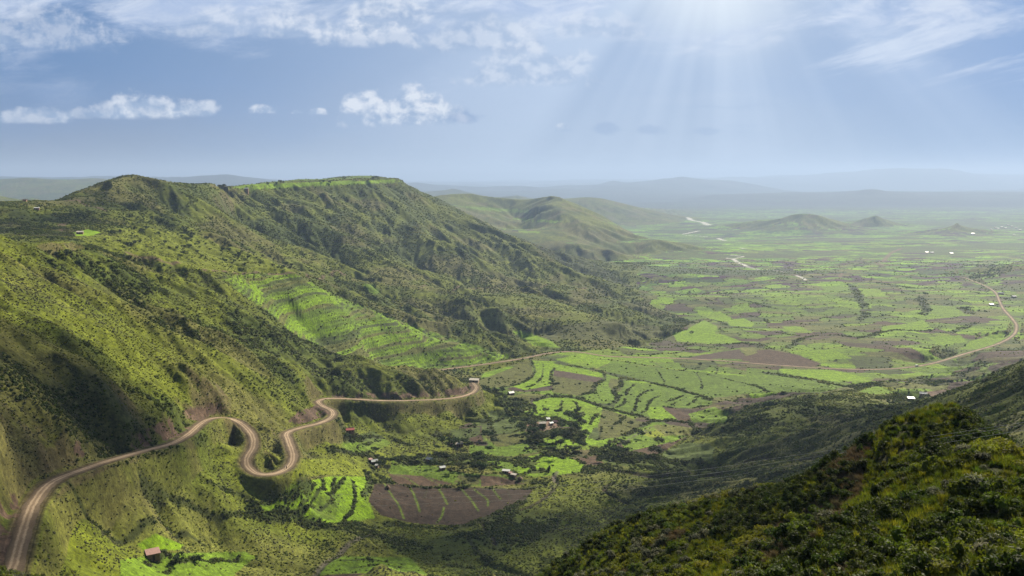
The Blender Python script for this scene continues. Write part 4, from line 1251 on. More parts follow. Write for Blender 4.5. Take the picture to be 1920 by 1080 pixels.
def leaf_mat(name, col, tip=None, rand=.3, trans=.48):
    m = bpy.data.materials.new(name); m.use_nodes = True
    t = NT(m.node_tree)
    oi = t.n('ShaderNodeObjectInfo')
    geo = t.n('ShaderNodeNewGeometry')
    f = t.noise(geo.outputs['Position'], 1.3, 3, .6)
    c = t.mix(t.ss(f, .35, .65), tuple(x * .60 for x in col), tuple(x * 1.0 for x in col))
    if tip:
        at = t.n('ShaderNodeAttribute', attribute_name='tip')
        c = t.mix(at.outputs['Fac'], c, tip)
    v = t.n('ShaderNodeMapRange', {0: oi.outputs['Random'], 1: 0, 2: 1, 3: 1 - rand, 4: 1 + rand}).outputs[0]
    hs = t.n('ShaderNodeHueSaturation', {'Hue': t.n('ShaderNodeMapRange', {0: t.m('FRACT', t.m('MULTIPLY', oi.outputs['Random'], 7.31)), 3: .475, 4: .52}).outputs[0], 'Saturation': 1.0, 'Value': v, 'Fac': 1.0, 'Color': c})
    b = t.n('ShaderNodeBsdfPrincipled', {'Base Color': hs.outputs[0], 'Roughness': .7, 'Specular IOR Level': .2})
    tr = t.n('ShaderNodeBsdfTranslucent', {'Color': hs.outputs[0]})
    sh = t.n('ShaderNodeMixShader', {0: trans, 1: b.outputs[0], 2: tr.outputs[0]})
    t.n('ShaderNodeOutputMaterial', {'Surface': sh.outputs[0]})
    return m


def leaves(clumps, n, size, r, upbias=.3):
    """n leaf quads spread through ellipsoid clumps [(centre, radii)], denser near the surface"""
    V = np.zeros((n * 4, 3)); tip = np.zeros(n * 4)
    vol = np.array([c[1][0] * c[1][1] * c[1][2] for c in clumps]) ** .67; vol /= vol.sum()
    which = r.choice(len(clumps), n, p=vol)
    zs = [c[0][2] - c[1][2] for c in clumps]; zt = [c[0][2] + c[1][2] for c in clumps]; z0, z1 = min(zs), max(zt)
    for k in range(n):
        c, rad = clumps[which[k]]
        d = r.normal(size=3); d /= np.linalg.norm(d); d[2] = abs(d[2]) if r.random() < upbias else d[2]
        q = r.random() ** .33
        p = np.array(c) + d * np.array(rad) * (.35 + .65 * q)
        nrm = d + r.normal(size=3) * .7; nrm /= np.linalg.norm(nrm)
        a = np.cross(nrm, r.normal(size=3)); a /= np.linalg.norm(a) + 1e-9; b = np.cross(nrm, a)
        s = size * (.6 + .8 * r.random())
        for m, (e, f) in enumerate(((-1, -.5), (1, -.35), (.8, .5), (-.7, .4))):
            V[k * 4 + m] = p + a * e * s + b * f * s
        tip[k * 4:k * 4 + 4] = max(0, (p[2] - z0) / (z1 - z0) - .55) * 2 * (r.random() < .7)
    F = [(k * 4, k * 4 + 1, k * 4 + 2, k * 4 + 3) for k in range(n)]
    return V, F, tip


def blob(r, rad=(1, 1, .8), sub=1, rough=.25):
    import bmesh
    bm = bmesh.new(); bmesh.ops.create_icosphere(bm, subdivisions=sub, radius=1)
    V = [np.array(v.co) for v in bm.verts]; F = [tuple(v.index for v in f.verts) for f in bm.faces]; bm.free()
    V = [v * np.array(rad) * (1 + (r.random() - .5) * 2 * rough) for v in V]
    return V, F


M_DARK = leaf_mat('shrub_leaves_dark', (.054, .078, .009))
M_GREEN = leaf_mat('shrub_leaves_green', (.098, .132, .010))
M_YELL = leaf_mat('shrub_leaves_yellow', (.185, .203, .014))
M_GREY = leaf_mat('shrub_leaves_grey', (.082, .090, .036), tip=(.26, .26, .17))
M_DRY = leaf_mat('dry_grass', (.20, .150, .070), trans=.25)
M_TREE = leaf_mat('tree_leaves', (.034, .056, .016))
M_TREE2 = leaf_mat('tree_leaves_olive', (.062, .078, .026))
M_BARK = simple_mat('bark', (.10, .075, .055), noise=6)

proto_cols = {}


def proto(colname, objs):
    c = bpy.data.collections.new(colname)
    for i, o in enumerate(objs):
        o.name = '%s_%02d' % (colname, i)
        c.objects.link(o)
    proto_cols[colname] = c
    return c


def set_tip(o, tip, extra=0):
    v = np.zeros(len(o.data.vertices), np.float32); v[:len(tip)] = tip
    o.data.attributes.new('tip', 'FLOAT', 'POINT').data.foreach_set('value', v)


# low bushes for the middle distance (about 2 px wide): a dark core and leafy flakes round it
def small_bush(mat, k, seed, flat=.75):
    r = np.random.default_rng(seed)
    cl = [((r.normal() * .25, r.normal() * .25, .32), (.62, .62, .45 * flat / .75)) for _ in range(3)]
    V, F, tip = leaves(cl, k, .20, r)
    bv, bf = blob(r, (.62, .62, .48), 1, .22)
    bv = [v + np.array((0, 0, .25)) for v in bv]
    V2, F2 = join([(list(V), F), (bv, bf)])
    o = mesh_obj('bush', V2, F2, mat, parent=False)
    set_tip(o, tip)
    return o


small = proto('bush_kind', [small_bush(M_DARK, 30, 1), small_bush(M_DARK, 30, 2), small_bush(M_GREEN, 30, 3), small_bush(M_GREEN, 30, 4, .6), small_bush(M_YELL, 28, 5, .55), small_bush(M_YELL, 28, 6, .5), small_bush(M_GREY, 28, 7, .6), small_bush(M_GREY, 28, 8, .7)])


def instancer(name, P, S, R, K, coll, label=None):
    me = bpy.data.meshes.new(name)
    me.vertices.add(len(P)); me.vertices.foreach_set('co', np.asarray(P, np.float32).ravel())
    me.attributes.new('sc', 'FLOAT', 'POINT').data.foreach_set('value', np.asarray(S, np.float32))
    me.attributes.new('rz', 'FLOAT', 'POINT').data.foreach_set('value', np.asarray(R, np.float32))
    me.attributes.new('kd', 'INT', 'POINT').data.foreach_set('value', np.asarray(K, np.int32))
    o = bpy.data.objects.new(name, me); COL.objects.link(o)
    ng = bpy.data.node_groups.new(name, 'GeometryNodeTree')
    ng.interface.new_socket('Geometry', in_out='INPUT', socket_type='NodeSocketGeometry')
    ng.interface.new_socket('Geometry', in_out='OUTPUT', socket_type='NodeSocketGeometry')
    N = ng.nodes; Lk = ng.links
    gi = N.new('NodeGroupInput'); go = N.new('NodeGroupOutput')
    ci = N.new('GeometryNodeCollectionInfo'); ci.inputs['Collection'].default_value = coll
    ci.inputs['Separate Children'].default_value = True; ci.inputs['Reset Children'].default_value = True
    ip = N.new('GeometryNodeInstanceOnPoints'); ip.inputs['Pick Instance'].default_value = True

    def att(nm, tp):
        a = N.new('GeometryNodeInputNamedAttribute'); a.data_type = tp; a.inputs['Name'].default_value = nm
        return a.outputs['Attribute']
    cx = N.new('ShaderNodeCombineXYZ'); Lk.new(att('rz', 'FLOAT'), cx.inputs[2])
    er = N.new('FunctionNodeEulerToRotation'); Lk.new(cx.outputs[0], er.inputs[0])
    Lk.new(gi.outputs[0], ip.inputs['Points']); Lk.new(ci.outputs[0], ip.inputs['Instance'])
    Lk.new(att('kd', 'INT'), ip.inputs['Instance Index']); Lk.new(er.outputs[0], ip.inputs['Rotation'])
    Lk.new(att('sc', 'FLOAT'), ip.inputs['Scale']); Lk.new(ip.outputs[0], go.inputs[0])
    md = o.modifiers.new('scatter', 'NODES'); md.node_group = ng
    tag(o, kind='stuff', label=label)
    return o


# which ground can be seen (with some margin for a step to the side)
_s = ZZ / YY
_rm = np.maximum.accumulate(_s, axis=0)
VIS = (_s > _rm - .012) & (np.abs(UU) < .66)
CELLA = np.gradient(GL)[:, None] * np.gradient(GU)[None, :] * YY * YY


def scatter(dens, y0, y1):
    """grid-weighted random points; dens per square metre"""
    lam = np.where(VIS & (YY > y0) & (YY < y1), dens * CELLA, 0)
    cnt = nrg.poisson(lam)
    j, i = np.nonzero(cnt); rep = cnt[j, i]
    j = np.repeat(j, rep); i = np.repeat(i, rep); n = len(j)
    du = np.gradient(GU)[i]; dl = np.gradient(GL)[j]
    u = GU[i] + (nrg.random(n) - .5) * du * 1.5; l = GL[j] + (nrg.random(n) - .5) * dl * 1.5
    Y = np.exp(l); X = u * Y
    return np.stack([X, Y, ground_z(X, Y)], 1), j, i


# the middle distance, 170 to 1000 m
patch = fbm(XX, YY, 13, 3, seed=201); tone = fbm(XX, YY, 60, 3, seed=202)
dens = SHRUB * (1.25 - .85 * sstep(YY, 300, 800)) * (.12 + .88 * sstep(patch, .28, .52))
Pm, j, i = scatter(dens, 178, 1050)
tn = tone[j, i] + nrg.normal(size=len(j)) * .09 + .12 * ((PY[j, i] > 800) & (PX[j, i] < 760)) + .06 * ((PY[j, i] > 890) & (PX[j, i] < 1150))
low_left = ((PY[j, i] > 800) & (PX[j, i] < 760)).astype(float) * 1.3
kd = np.where(tn < .31, nrg.integers(0, 2, len(j)), np.where(tn < .50, nrg.integers(2, 4, len(j)), np.where(tn + .05 * low_left < .64, nrg.integers(4, 6, len(j)), nrg.integers(6, 8, len(j)))))
hd_ = FARM[j, i] | (SHRUB[j, i] > .95)
kd = np.where(hd_ & (nrg.random(len(j)) < .8), nrg.integers(0, 3, len(j)), kd)
sc = (.30 + .62 * nrg.random(len(j)) ** 2.2) * np.where(kd < 2, 1.25, 1.0) * (.85 + .6 * sstep(Pm[:, 1], 300, 900)) * (1 + .5 * hd_)
Pm[:, 2] -= .08
instancer('bushes', Pm, sc, nrg.random(len(j)) * 6.28, kd, small)
print('mid bushes', len(j))
# far slopes, 1000 to 3300 m: larger, sparser
dens = SHRUB * (.11 - .07 * sstep(YY, 1500, 2300)) * (.1 + .9 * sstep(fbm(XX, YY, 30, 3, seed=211), .34, .56))
Pf, j, i = scatter(dens, 1000, 3300)
rr_ = nrg.random(len(j)) + (tone[j, i] - .5) * 1.2
kd = np.where(rr_ < .26, nrg.integers(0, 2, len(j)), np.where(rr_ < .75, nrg.integers(2, 4, len(j)), nrg.integers(4, 6, len(j))))
sc = (.9 + 1.3 * nrg.random(len(j)) ** 2.2) * (1 + .35 * sstep(Pf[:, 1], 1400, 2400))
instancer('far_bushes', Pf, sc, nrg.random(len(j)) * 6.28, kd, small)
print('far bushes', len(j))


# leafy shrubs of the near hillside
def big_shrub(mat, seed, n=620, h=1.0, spread=1.0, leaf=.060, stems=True):
    r = np.random.default_rng(seed)
    cl = []
    for _ in range(r.integers(5, 9)):
        a = r.random() * 6.28; d = r.random() ** .6 * .62 * spread
        zz = (.38 + .30 * r.random()) * h * (1.15 - d * .6)
        cl.append(((math.cos(a) * d, math.sin(a) * d, zz), (.24 + .16 * r.random(), .24 + .16 * r.random(), (.20 + .18 * r.random()) * h)))
    V, F, tip = leaves(cl, n, leaf, r, .5)
    parts = [(list(V), F)]
    for c, rad in cl:      # dark twiggy heart and stems
        bv, bf = blob(r, tuple(x * .62 for x in rad), 1, .3)
        parts.append(([v + np.array(c) for v in bv], bf))
    if stems:
        for c, rad in cl:
            parts.append(tube([(0, 0, -.15), (c[0] * .5, c[1] * .5, c[2] * .5), c], [.03, .02, .01], 4, False))
    V2, F2 = join(parts)
    o = mesh_obj('shrub', V2, F2, mat, parent=False)
    set_tip(o, tip)
    return o


def tuft(seed, n=90, h=.7):
    r = np.random.default_rng(seed); V = []; F = []
    for k in range(n):
        a = r.random() * 6.28; d = r.random() * .22; x, y = math.cos(a) * d, math.sin(a) * d
        lean = r.normal(size=2) * .22; hh = h * (.5 + .6 * r.random()); w = .022
        b = r.random() * 3.14; cx, cy = math.cos(b) * w, math.sin(b) * w
        q = len(V)
        V += [(x - cx, y - cy, -.05), (x + cx, y + cy, -.05), (x + lean[0] * .5 + cx * .7, y + lean[1] * .5 + cy * .7, hh * .6), (x + lean[0] * .5 - cx * .7, y + lean[1] * .5 - cy * .7, hh * .6), (x + lean[0], y + lean[1], hh)]
        F += [(q, q + 1, q + 2, q + 3), (q + 3, q + 2, q + 4)]
    return V, F


SHRUB_KINDS = [('dark', M_DARK, 3), ('green', M_GREEN, 3), ('grey', M_GREY, 4), ('yellow', M_YELL, 2)]
near_protos = []; near_kind = []
for kn, mt, cnt in SHRUB_KINDS:
    for q in range(cnt):
        near_protos.append(big_shrub(mt, 100 + len(near_protos) * 7, n=520 if kn != 'grey' else 460, h=1.0 if kn != 'grey' else 1.1, leaf=.058 if kn != 'grey' else .046))
        near_kind.append(kn)
for q in range(3):
    v, f = tuft(300 + q); near_protos.append(mesh_obj('tuft', v, f, [M_DRY, M_GREEN, M_YELL][q], parent=False)); near_kind.append('tuft')
nearc = proto('near_shrub', near_protos)
pA = fbm(XX, YY, 9, 3, seed=221); tA = fbm(XX, YY, 16, 3, seed=222)
dens = .75 * (.14 + .86 * sstep(pA, .26, .48)) * (YY < 172)
Pn, j, i = scatter(dens, 22, 176)
tn = tA[j, i] + nrg.normal(size=len(j)) * .07
kd = np.select([tn < .46, tn < .58, tn < .645], [nrg.integers(0, 3, len(j)), nrg.integers(3, 6, len(j)), nrg.integers(6, 10, len(j))], nrg.integers(10, 12, len(j)))
sc = .55 + 1.25 * nrg.random(len(j)) ** 1.8
Pn[:, 2] -= .06
# the ones that show largest are things of their own
show = sc * np.where((np.abs(Pn[:, 0] / Pn[:, 1]) < .60) & (Pn[:, 2] / Pn[:, 1] > -.475), 1, 0) / Pn[:, 1]
order = np.argsort(-show)
big_ix = order[:290]; rest = order[290:]
near_labels = {'dark': 'dark green leafy shrub on the shaded near hillside', 'green': 'fresh green leafy shrub on the shaded near hillside',
               'grey': 'grey-green shrub with pale flowering tips on the near hillside', 'yellow': 'yellow-green leafy shrub on the shaded near hillside'}
rz_all = nrg.random(len(j)) * 6.28
for k in big_ix:
    p = near_protos[int(kd[k])]
    o = bpy.data.objects.new('shrub', p.data); COL.objects.link(o)
    o.location = Pn[k]; o.rotation_euler = (0, 0, float(rz_all[k])); o.scale = (float(sc[k]),) * 3
    kn = near_kind[int(kd[k])]
    tag(o, near_labels[kn], 'shrub', kn + ' shrubs on the near hillside')
instancer('shrubs', Pn[rest], sc[rest], rz_all[rest], kd[rest], nearc)
dens = 3.2 * (.25 + .75 * sstep(fbm(XX, YY, 6, 3, seed=231), .30, .52)) * (YY < 174)
Pg, j, i = scatter(dens, 22, 176)
kg = np.where(fbm(XX, YY, 12, 2, seed=232)[j, i] > .72, 12, nrg.integers(13, 15, len(j)))
instancer('grass_tufts', Pg, .5 + .7 * nrg.random(len(j)), nrg.random(len(j)) * 6.28, kg, nearc)
print('near shrubs', len(sc), 'tufts', len(j))

# ------------------------------------------------------------------ trees
def tree_proto(seed, h, w, mat, n=420, bare=.28):
    """thing > trunk, crown: a forked tapering trunk and a crown of leaf clumps with gaps"""
    r = np.random.default_rng(seed)
    root = empty('tree', (0, 0, 0))
    zt = h * bare
    tr = [tube([(0, 0, -.4), (.05, .02, zt * .5), (.1 * r.normal(), .1 * r.normal(), zt * 1.15)], [.055 * h * .5, .04 * h * .5, .03 * h * .5], 7)]
    cl = []
    nb = int(r.integers(6, 10))
    for k in range(nb):
        a = k * 6.28 / nb + r.normal() * .3; d = w * (.15 + .38 * r.random()); z = zt + (h - zt) * (.25 + .55 * r.random())
        c = (math.cos(a) * d, math.sin(a) * d, z)
        cl.append((c, (w * (.20 + .14 * r.random()), w * (.20 + .14 * r.random()), (h - zt) * (.20 + .14 * r.random()))))
        tr.append(tube([(0, 0, zt * .8), (c[0] * .5, c[1] * .5, (zt + z) / 2 - .1 * h), c], [.022 * h * .5, .014 * h * .5, .006 * h * .5], 5, False))
    cl.append(((0, 0, h * .84), (w * .22, w * .22, h * .15)))
    V, F, tip = leaves(cl, int(n * 1.7), .036 * h + .06, r, .5)
    parts = [(list(V), F)]
    for c, rad in cl:
        bv, bf = blob(r, tuple(x * .55 for x in rad), 1, .35)
        parts.append(([v + np.array(c) for v in bv], bf))
    v, f = join(tr); mesh_obj('trunk', v, f, M_BARK, root, smooth=True)
    v, f = join(parts); o = mesh_obj('crown', v, f, mat, root); set_tip(o, tip * 0)
    return root


TP = [tree_proto(501, 7.5, 8.0, M_TREE), tree_proto(502, 6.5, 7.5, M_TREE2, 380), tree_proto(503, 8.5, 7.0, M_TREE), tree_proto(504, 5.0, 5.5, M_TREE, 330), tree_proto(505, 4.6, 5.2, M_TREE2, 260, .35),
      tree_proto(506, 7.0, 3.0, M_TREE, 300, .1), tree_proto(507, 2.6, 3.2, M_TREE, 200, .12)]
_used = set()


def put_tree(k, px, py, sc, label, group=None, yr=(200, 3300)):
    p = hit(px, py, *yr)
    src = TP[k]
    if k not in _used:
        r = src; _used.add(k)
    else:
        r = src.copy(); COL.objects.link(r)
        for ch in list(src.children):
            c = ch.copy(); COL.objects.link(c); c.parent = r
    r.location = p - Vector((0, 0, .1)); r.rotation_euler = (0, 0, rng.random() * 6.28); sc *= 1.28 if k < 6 else 1.0; r.scale = (sc, sc, sc * (1.0 + .25 * rng.random()))
    tag(r, label, 'tree' if k != 6 else 'bush', group)
    return r


LT = 'dark round tree in the grove around the farm village'
for k, px, py, sc in ((0, 1068, 790, 1.0), (2, 1083, 778, .7), (0, 1080, 797, 1.0), (1, 1090, 800, .9), (3, 1046, 779, .9), (0, 1080, 814, 1.05), (1, 1071, 820, .9), (2, 1059, 825, .8), (0, 997, 823, .9),
                      (1, 1009, 828, 1.0), (1, 1026, 829, 1.1), (0, 1042, 830, 1.0), (3, 985, 797, 1.1), (3, 970, 787, 1.0), (4, 994, 784, 1.0), (3, 976, 812, 1.1), (2, 1050, 842, .75), (3, 1078, 852, 1.0),
                      (4, 1023, 775, .9), (0, 1000, 808, .8), (3, 1052, 806, .9), (3, 1090, 845, 1.1), (4, 1065, 850, 1.0), (2, 1016, 818, .8), (3, 960, 800, 1.0), (3, 1033, 850, .9), (1, 1095, 826, .9)):
    put_tree(k, px, py, sc, LT, 'trees of the farm village grove', (560, 1100))
LT = 'dark tree in the tree line between the two groups of farm huts'
for k, px, py, sc in ((3, 894, 866, 1.1), (3, 899, 872, 1.0), (3, 812, 877, .9), (4, 845, 889, .8), (4, 883, 908, .8), (3, 790, 864, .8), (3, 868, 838, .9), (3, 915, 826, 1.1), (4, 867, 914, .7), (3, 822, 864, .9), (3, 925, 835, .9),
                      (3, 836, 866, .9), (4, 870, 868, .9), (3, 905, 888, .8), (4, 930, 878, .8), (3, 778, 868, .8), (4, 752, 866, .7), (3, 735, 872, .8), (3, 715, 880, .8), (4, 707, 862, .6)):
    put_tree(k, px, py, sc, LT, 'trees between the farm huts', (500, 900))
LT = 'dark tree in the thicket beside the stream right of the village'
for k, px, py, sc in ((3, 1150, 852, 1.1), (0, 1158, 858, .8), (3, 1168, 855, 1.1), (1, 1176, 862, .8), (3, 1140, 846, .9), (3, 1128, 866, .8), (4, 1186, 866, .8), (3, 1200, 868, .8)):
    put_tree(k, px, py, sc, LT, 'trees of the stream thicket', (500, 1100))
for k, px, py, sc, lb in ((0, 850, 850, 1.05, 'big dense dark tree below the long tin-roofed farmhouse'), (4, 862, 882, .9, 'slim-trunked tree standing on grass right of the lowest tin hut'),
                          (4, 869, 884, .7, 'small thin tree between a slim-trunked tree and two leafier trees'), (3, 890, 886, .9, 'leafy tree on the grass above the brown ploughed strip'), (3, 902, 888, 1.1, 'wider tree beside the leafy tree above the brown strip'),
                          (3, 1203, 822, .9, 'lone tree with a thin trunk on the yellow-green field'), (1, 1235, 836, .85, 'dark tree at the top corner of the small brown field'), (1, 1228, 857, 1.15, 'large rounded brownish tree below the small brown field'),
                          (1, 1169, 842, .95, 'wide bare-looking tree standing above the stream thicket'), (3, 1184, 799, .7, 'small dark tree at the lower edge of the olive field'), (5, 1029, 886, .55, 'narrow upright tree at the edge of the bright green clearing'),
                          (4, 1037, 862, .9, 'small tree standing alone in the bright green clearing'), (3, 1042, 728, .9, 'dark bushy tree at the corner of the striped field'), (3, 1033, 724, .7, 'smaller tree at the upper left of the bushy field corner'),
                          (3, 965, 757, .9, 'dark tree just below the white-roofed house'), (3, 942, 738, 1.0, 'dark tree immediately left of the white-roofed house'), (3, 930, 740, .9, 'round tree left of a dark tree by the white-roofed house'),
                          (3, 968, 768, .9, 'lower dark tree on the slope between the white-roofed house and the village'), (3, 878, 842, .9, 'bushy tree at the right gable of the long tin-roofed farmhouse'), (3, 830, 834, .9, 'dark tree left of the long tin-roofed farmhouse'),
                          (3, 650, 826, .8, 'dark tree right below the red-roofed house'), (4, 664, 826, .7, 'small tree right of the tree below the red-roofed house'), (3, 704, 850, .7, 'dark tree above the small green terrace left of the huts'),
                          (3, 718, 872, .9, 'dark bushy tree right of the cluster of tin sheds'), (6, 333, 1058, 1.5, 'dark bush beside the pink-roofed hut'), (6, 372, 1056, 1.2, 'dark bush on the terrace edge right of the pink-roofed hut'),
                          (3, 1313, 688, .8, 'lone tree on the green slope just below the far road'), (4, 1297, 628, 1.0, 'lone small tree in the bright field beyond the road'),
                          (4, 1735, 555, 1.3, 'tiny dark tree beside the right-hand bend of the far road')):
    put_tree(k, px, py, sc, lb, None, (250, 2600))
LT = 'dark bush on the open grassy saddle left of the terraced slope'
for px, py, sc in ((247, 461, 1.6), (253, 458, 1.4), (238, 463, 1.7), (262, 456, 1.2), (243, 489, 1.8), (275, 430, 1.8), (298, 440, 1.6), (310, 457, 1.5), (225, 455, 1.2), (209, 441, 1.9), (215, 440, 1.6), (226, 436, 1.2), (197, 452, 1.2), (252, 432, 1.7),
                   (105, 484, 1.7), (125, 482, 1.9), (150, 500, 1.8), (92, 478, 1.2), (185, 497, 1.1)):
    put_tree(6, px, py, sc, LT, 'bushes on the grassy saddle', (450, 1350))
LT = 'scattered dark bush on the sunny spur above the terraces'
for k in range(46):
    px = 330 + 220 * rng.random(); py = 455 + (px - 330) * .22 + (rng.random() - .5) * 40
    if py > 506: py = 500
    put_tree(6, px, py, 1.0 + .9 * rng.random(), LT, 'bushes on the sunny spur', (900, 1400))
for k, px, py, sc, lb in ((4, 527, 346, 1.7, 'flat-topped tree on the mesa skyline'), (6, 502, 347, 2.2, 'left of the two low bushes on the mesa skyline'), (6, 518, 346, 2.0, 'right of the two low bushes on the mesa skyline'),
                          (3, 700, 337, 1.2, 'left tree of the pair on the mesa rim'), (3, 704, 337, 1.5, 'right tree of the pair on the mesa rim'), (6, 606, 343, 2.6, 'dark bush in the middle of the mesa fields'),
                          (6, 619, 344, 2.6, 'dark bush at the right of the mesa field bushes'), (3, 420, 353, 1.2, 'tree at the left end of the mesa top'), (6, 411, 353, 2.4, 'low bush left of the tree at the left end of the mesa top')):
    put_tree(k, px, py, sc, lb, None, (1300, 3400))

# ------------------------------------------------------------------ houses
def tin(name, col, rough=.55):
    m = bpy.data.materials.new(name); m.use_nodes = True
    t = NT(m.node_tree)
    tc = t.n('ShaderNodeTexCoord')
    wv = t.n('ShaderNodeTexWave', {'Vector': tc.outputs['Object'], 'Scale': 2.2, 'Distortion': 0.0}, wave_type='BANDS', bands_direction='X')
    f = t.noise(tc.outputs['Object'], 1.3, 4, .6)
    c = t.mix(t.ss(f, .45, .75), col, tuple(x * .72 for x in col))
    bmp = t.n('ShaderNodeBump', {'Strength': .5, 'Distance': .04, 'Height': wv.outputs['Fac']})
    b = t.n('ShaderNodeBsdfPrincipled', {'Base Color': c, 'Roughness': rough, 'Metallic': .15, 'Normal': bmp.outputs[0]})
    t.n('ShaderNodeOutputMaterial', {'Surface': b.outputs[0]})
    return m


T_WHITE = tin('white_tin', (.42, .42, .41)); T_GREY = tin('grey_tin', (.28, .30, .30)); T_RED = tin('red_tin', (.36, .06, .05)); T_PINK = tin('rusty_pink_tin', (.32, .18, .15)); T_CREAM = tin('cream_tin', (.42, .37, .30))
M_MUD = simple_mat('mud_wall', (.20, .115, .075), noise=2); M_MUD2 = simple_mat('pale_wall', (.34, .24, .18), noise=2)
M_DOOR = simple_mat('door_wood', (.05, .032, .022), noise=5); M_THATCH = simple_mat('thatch', (.13, .085, .05), noise=7, amt=.4)


def house(px, py, ln, wd, ht, rot, roof, wall, label, cat='house', shape='gable', yr=(200, 8000), name='house', door=True):
    p = hit(px, py, *yr)
    gz = [float(ground_z(p.x + a, p.y + b)[0]) for a in (-ln / 2, ln / 2) for b in (-wd / 2, wd / 2)]
    base = min(gz) - p.z
    root = empty(name, p, math.radians(rot))
    L2, W2 = ln / 2, wd / 2
    rise = wd * (.28 if shape == 'gable' else .22)
    if shape == 'gable':
        V = [(-L2, -W2, base), (L2, -W2, base), (L2, W2, base), (-L2, W2, base), (-L2, -W2, ht), (L2, -W2, ht), (L2, W2, ht), (-L2, W2, ht), (-L2, 0, ht + rise), (L2, 0, ht + rise)]
        F = [(0, 1, 5, 4), (2, 3, 7, 6), (1, 2, 6, 9, 5), (3, 0, 4, 8, 7), (0, 3, 2, 1)]
    else:
        V = [(-L2, -W2, base), (L2, -W2, base), (L2, W2, base), (-L2, W2, base), (-L2, -W2, ht), (L2, -W2, ht), (L2, W2, ht + rise), (-L2, W2, ht + rise)]
        F = [(0, 1, 5, 4), (2, 3, 7, 6), (1, 2, 6, 5), (3, 0, 4, 7), (0, 3, 2, 1)]
    mesh_obj('wall', V, F, wall, root)
    o = .35; th = .09; g = .03

    def slab(y0, z0, y1, z1):
        v = [(-L2 - o, y0, z0), (L2 + o, y0, z0), (L2 + o, y1, z1), (-L2 - o, y1, z1)]
        v += [(a, b, c + th) for a, b, c in v]
        return v, [(3, 2, 1, 0), (4, 5, 6, 7), (0, 1, 5, 4), (1, 2, 6, 5), (2, 3, 7, 6), (3, 0, 4, 7)]
    if shape == 'gable':
        k = rise / W2
        parts = [slab(-W2 - o, ht - o * k + g, 0, ht + rise + g), slab(W2 + o, ht - o * k + g, 0, ht + rise + g + .004)]
        parts[1] = (parts[1][0], [q[::-1] for q in parts[1][1]])
        parts.append(box(-L2 - o, L2 + o, -.10, .10, ht + rise + th + .01, ht + rise + th + .06))
    else:
        k = rise / wd
        parts = [slab(-W2 - o, ht - o * k + g, W2 + o, ht + rise + o * k + g)]
    v, f = join(parts); mesh_obj('roof', v, f, roof, root)
    if door:
        d = mesh_obj('door', *box(-.45, .45, -W2 - .05, -W2 - .003, max(base, -.3), min(1.9, ht - .15)), mat=M_DOOR, parent=root)
        if ln > 5:
            for xx in (-L2 * .6, L2 * .6):
                mesh_obj('window', *box(xx - .35, xx + .35, -W2 - .04, -W2 - .003, ht * .42, ht * .78), mat=M_DOOR, parent=root)
    tag(root, label, cat)
    return root


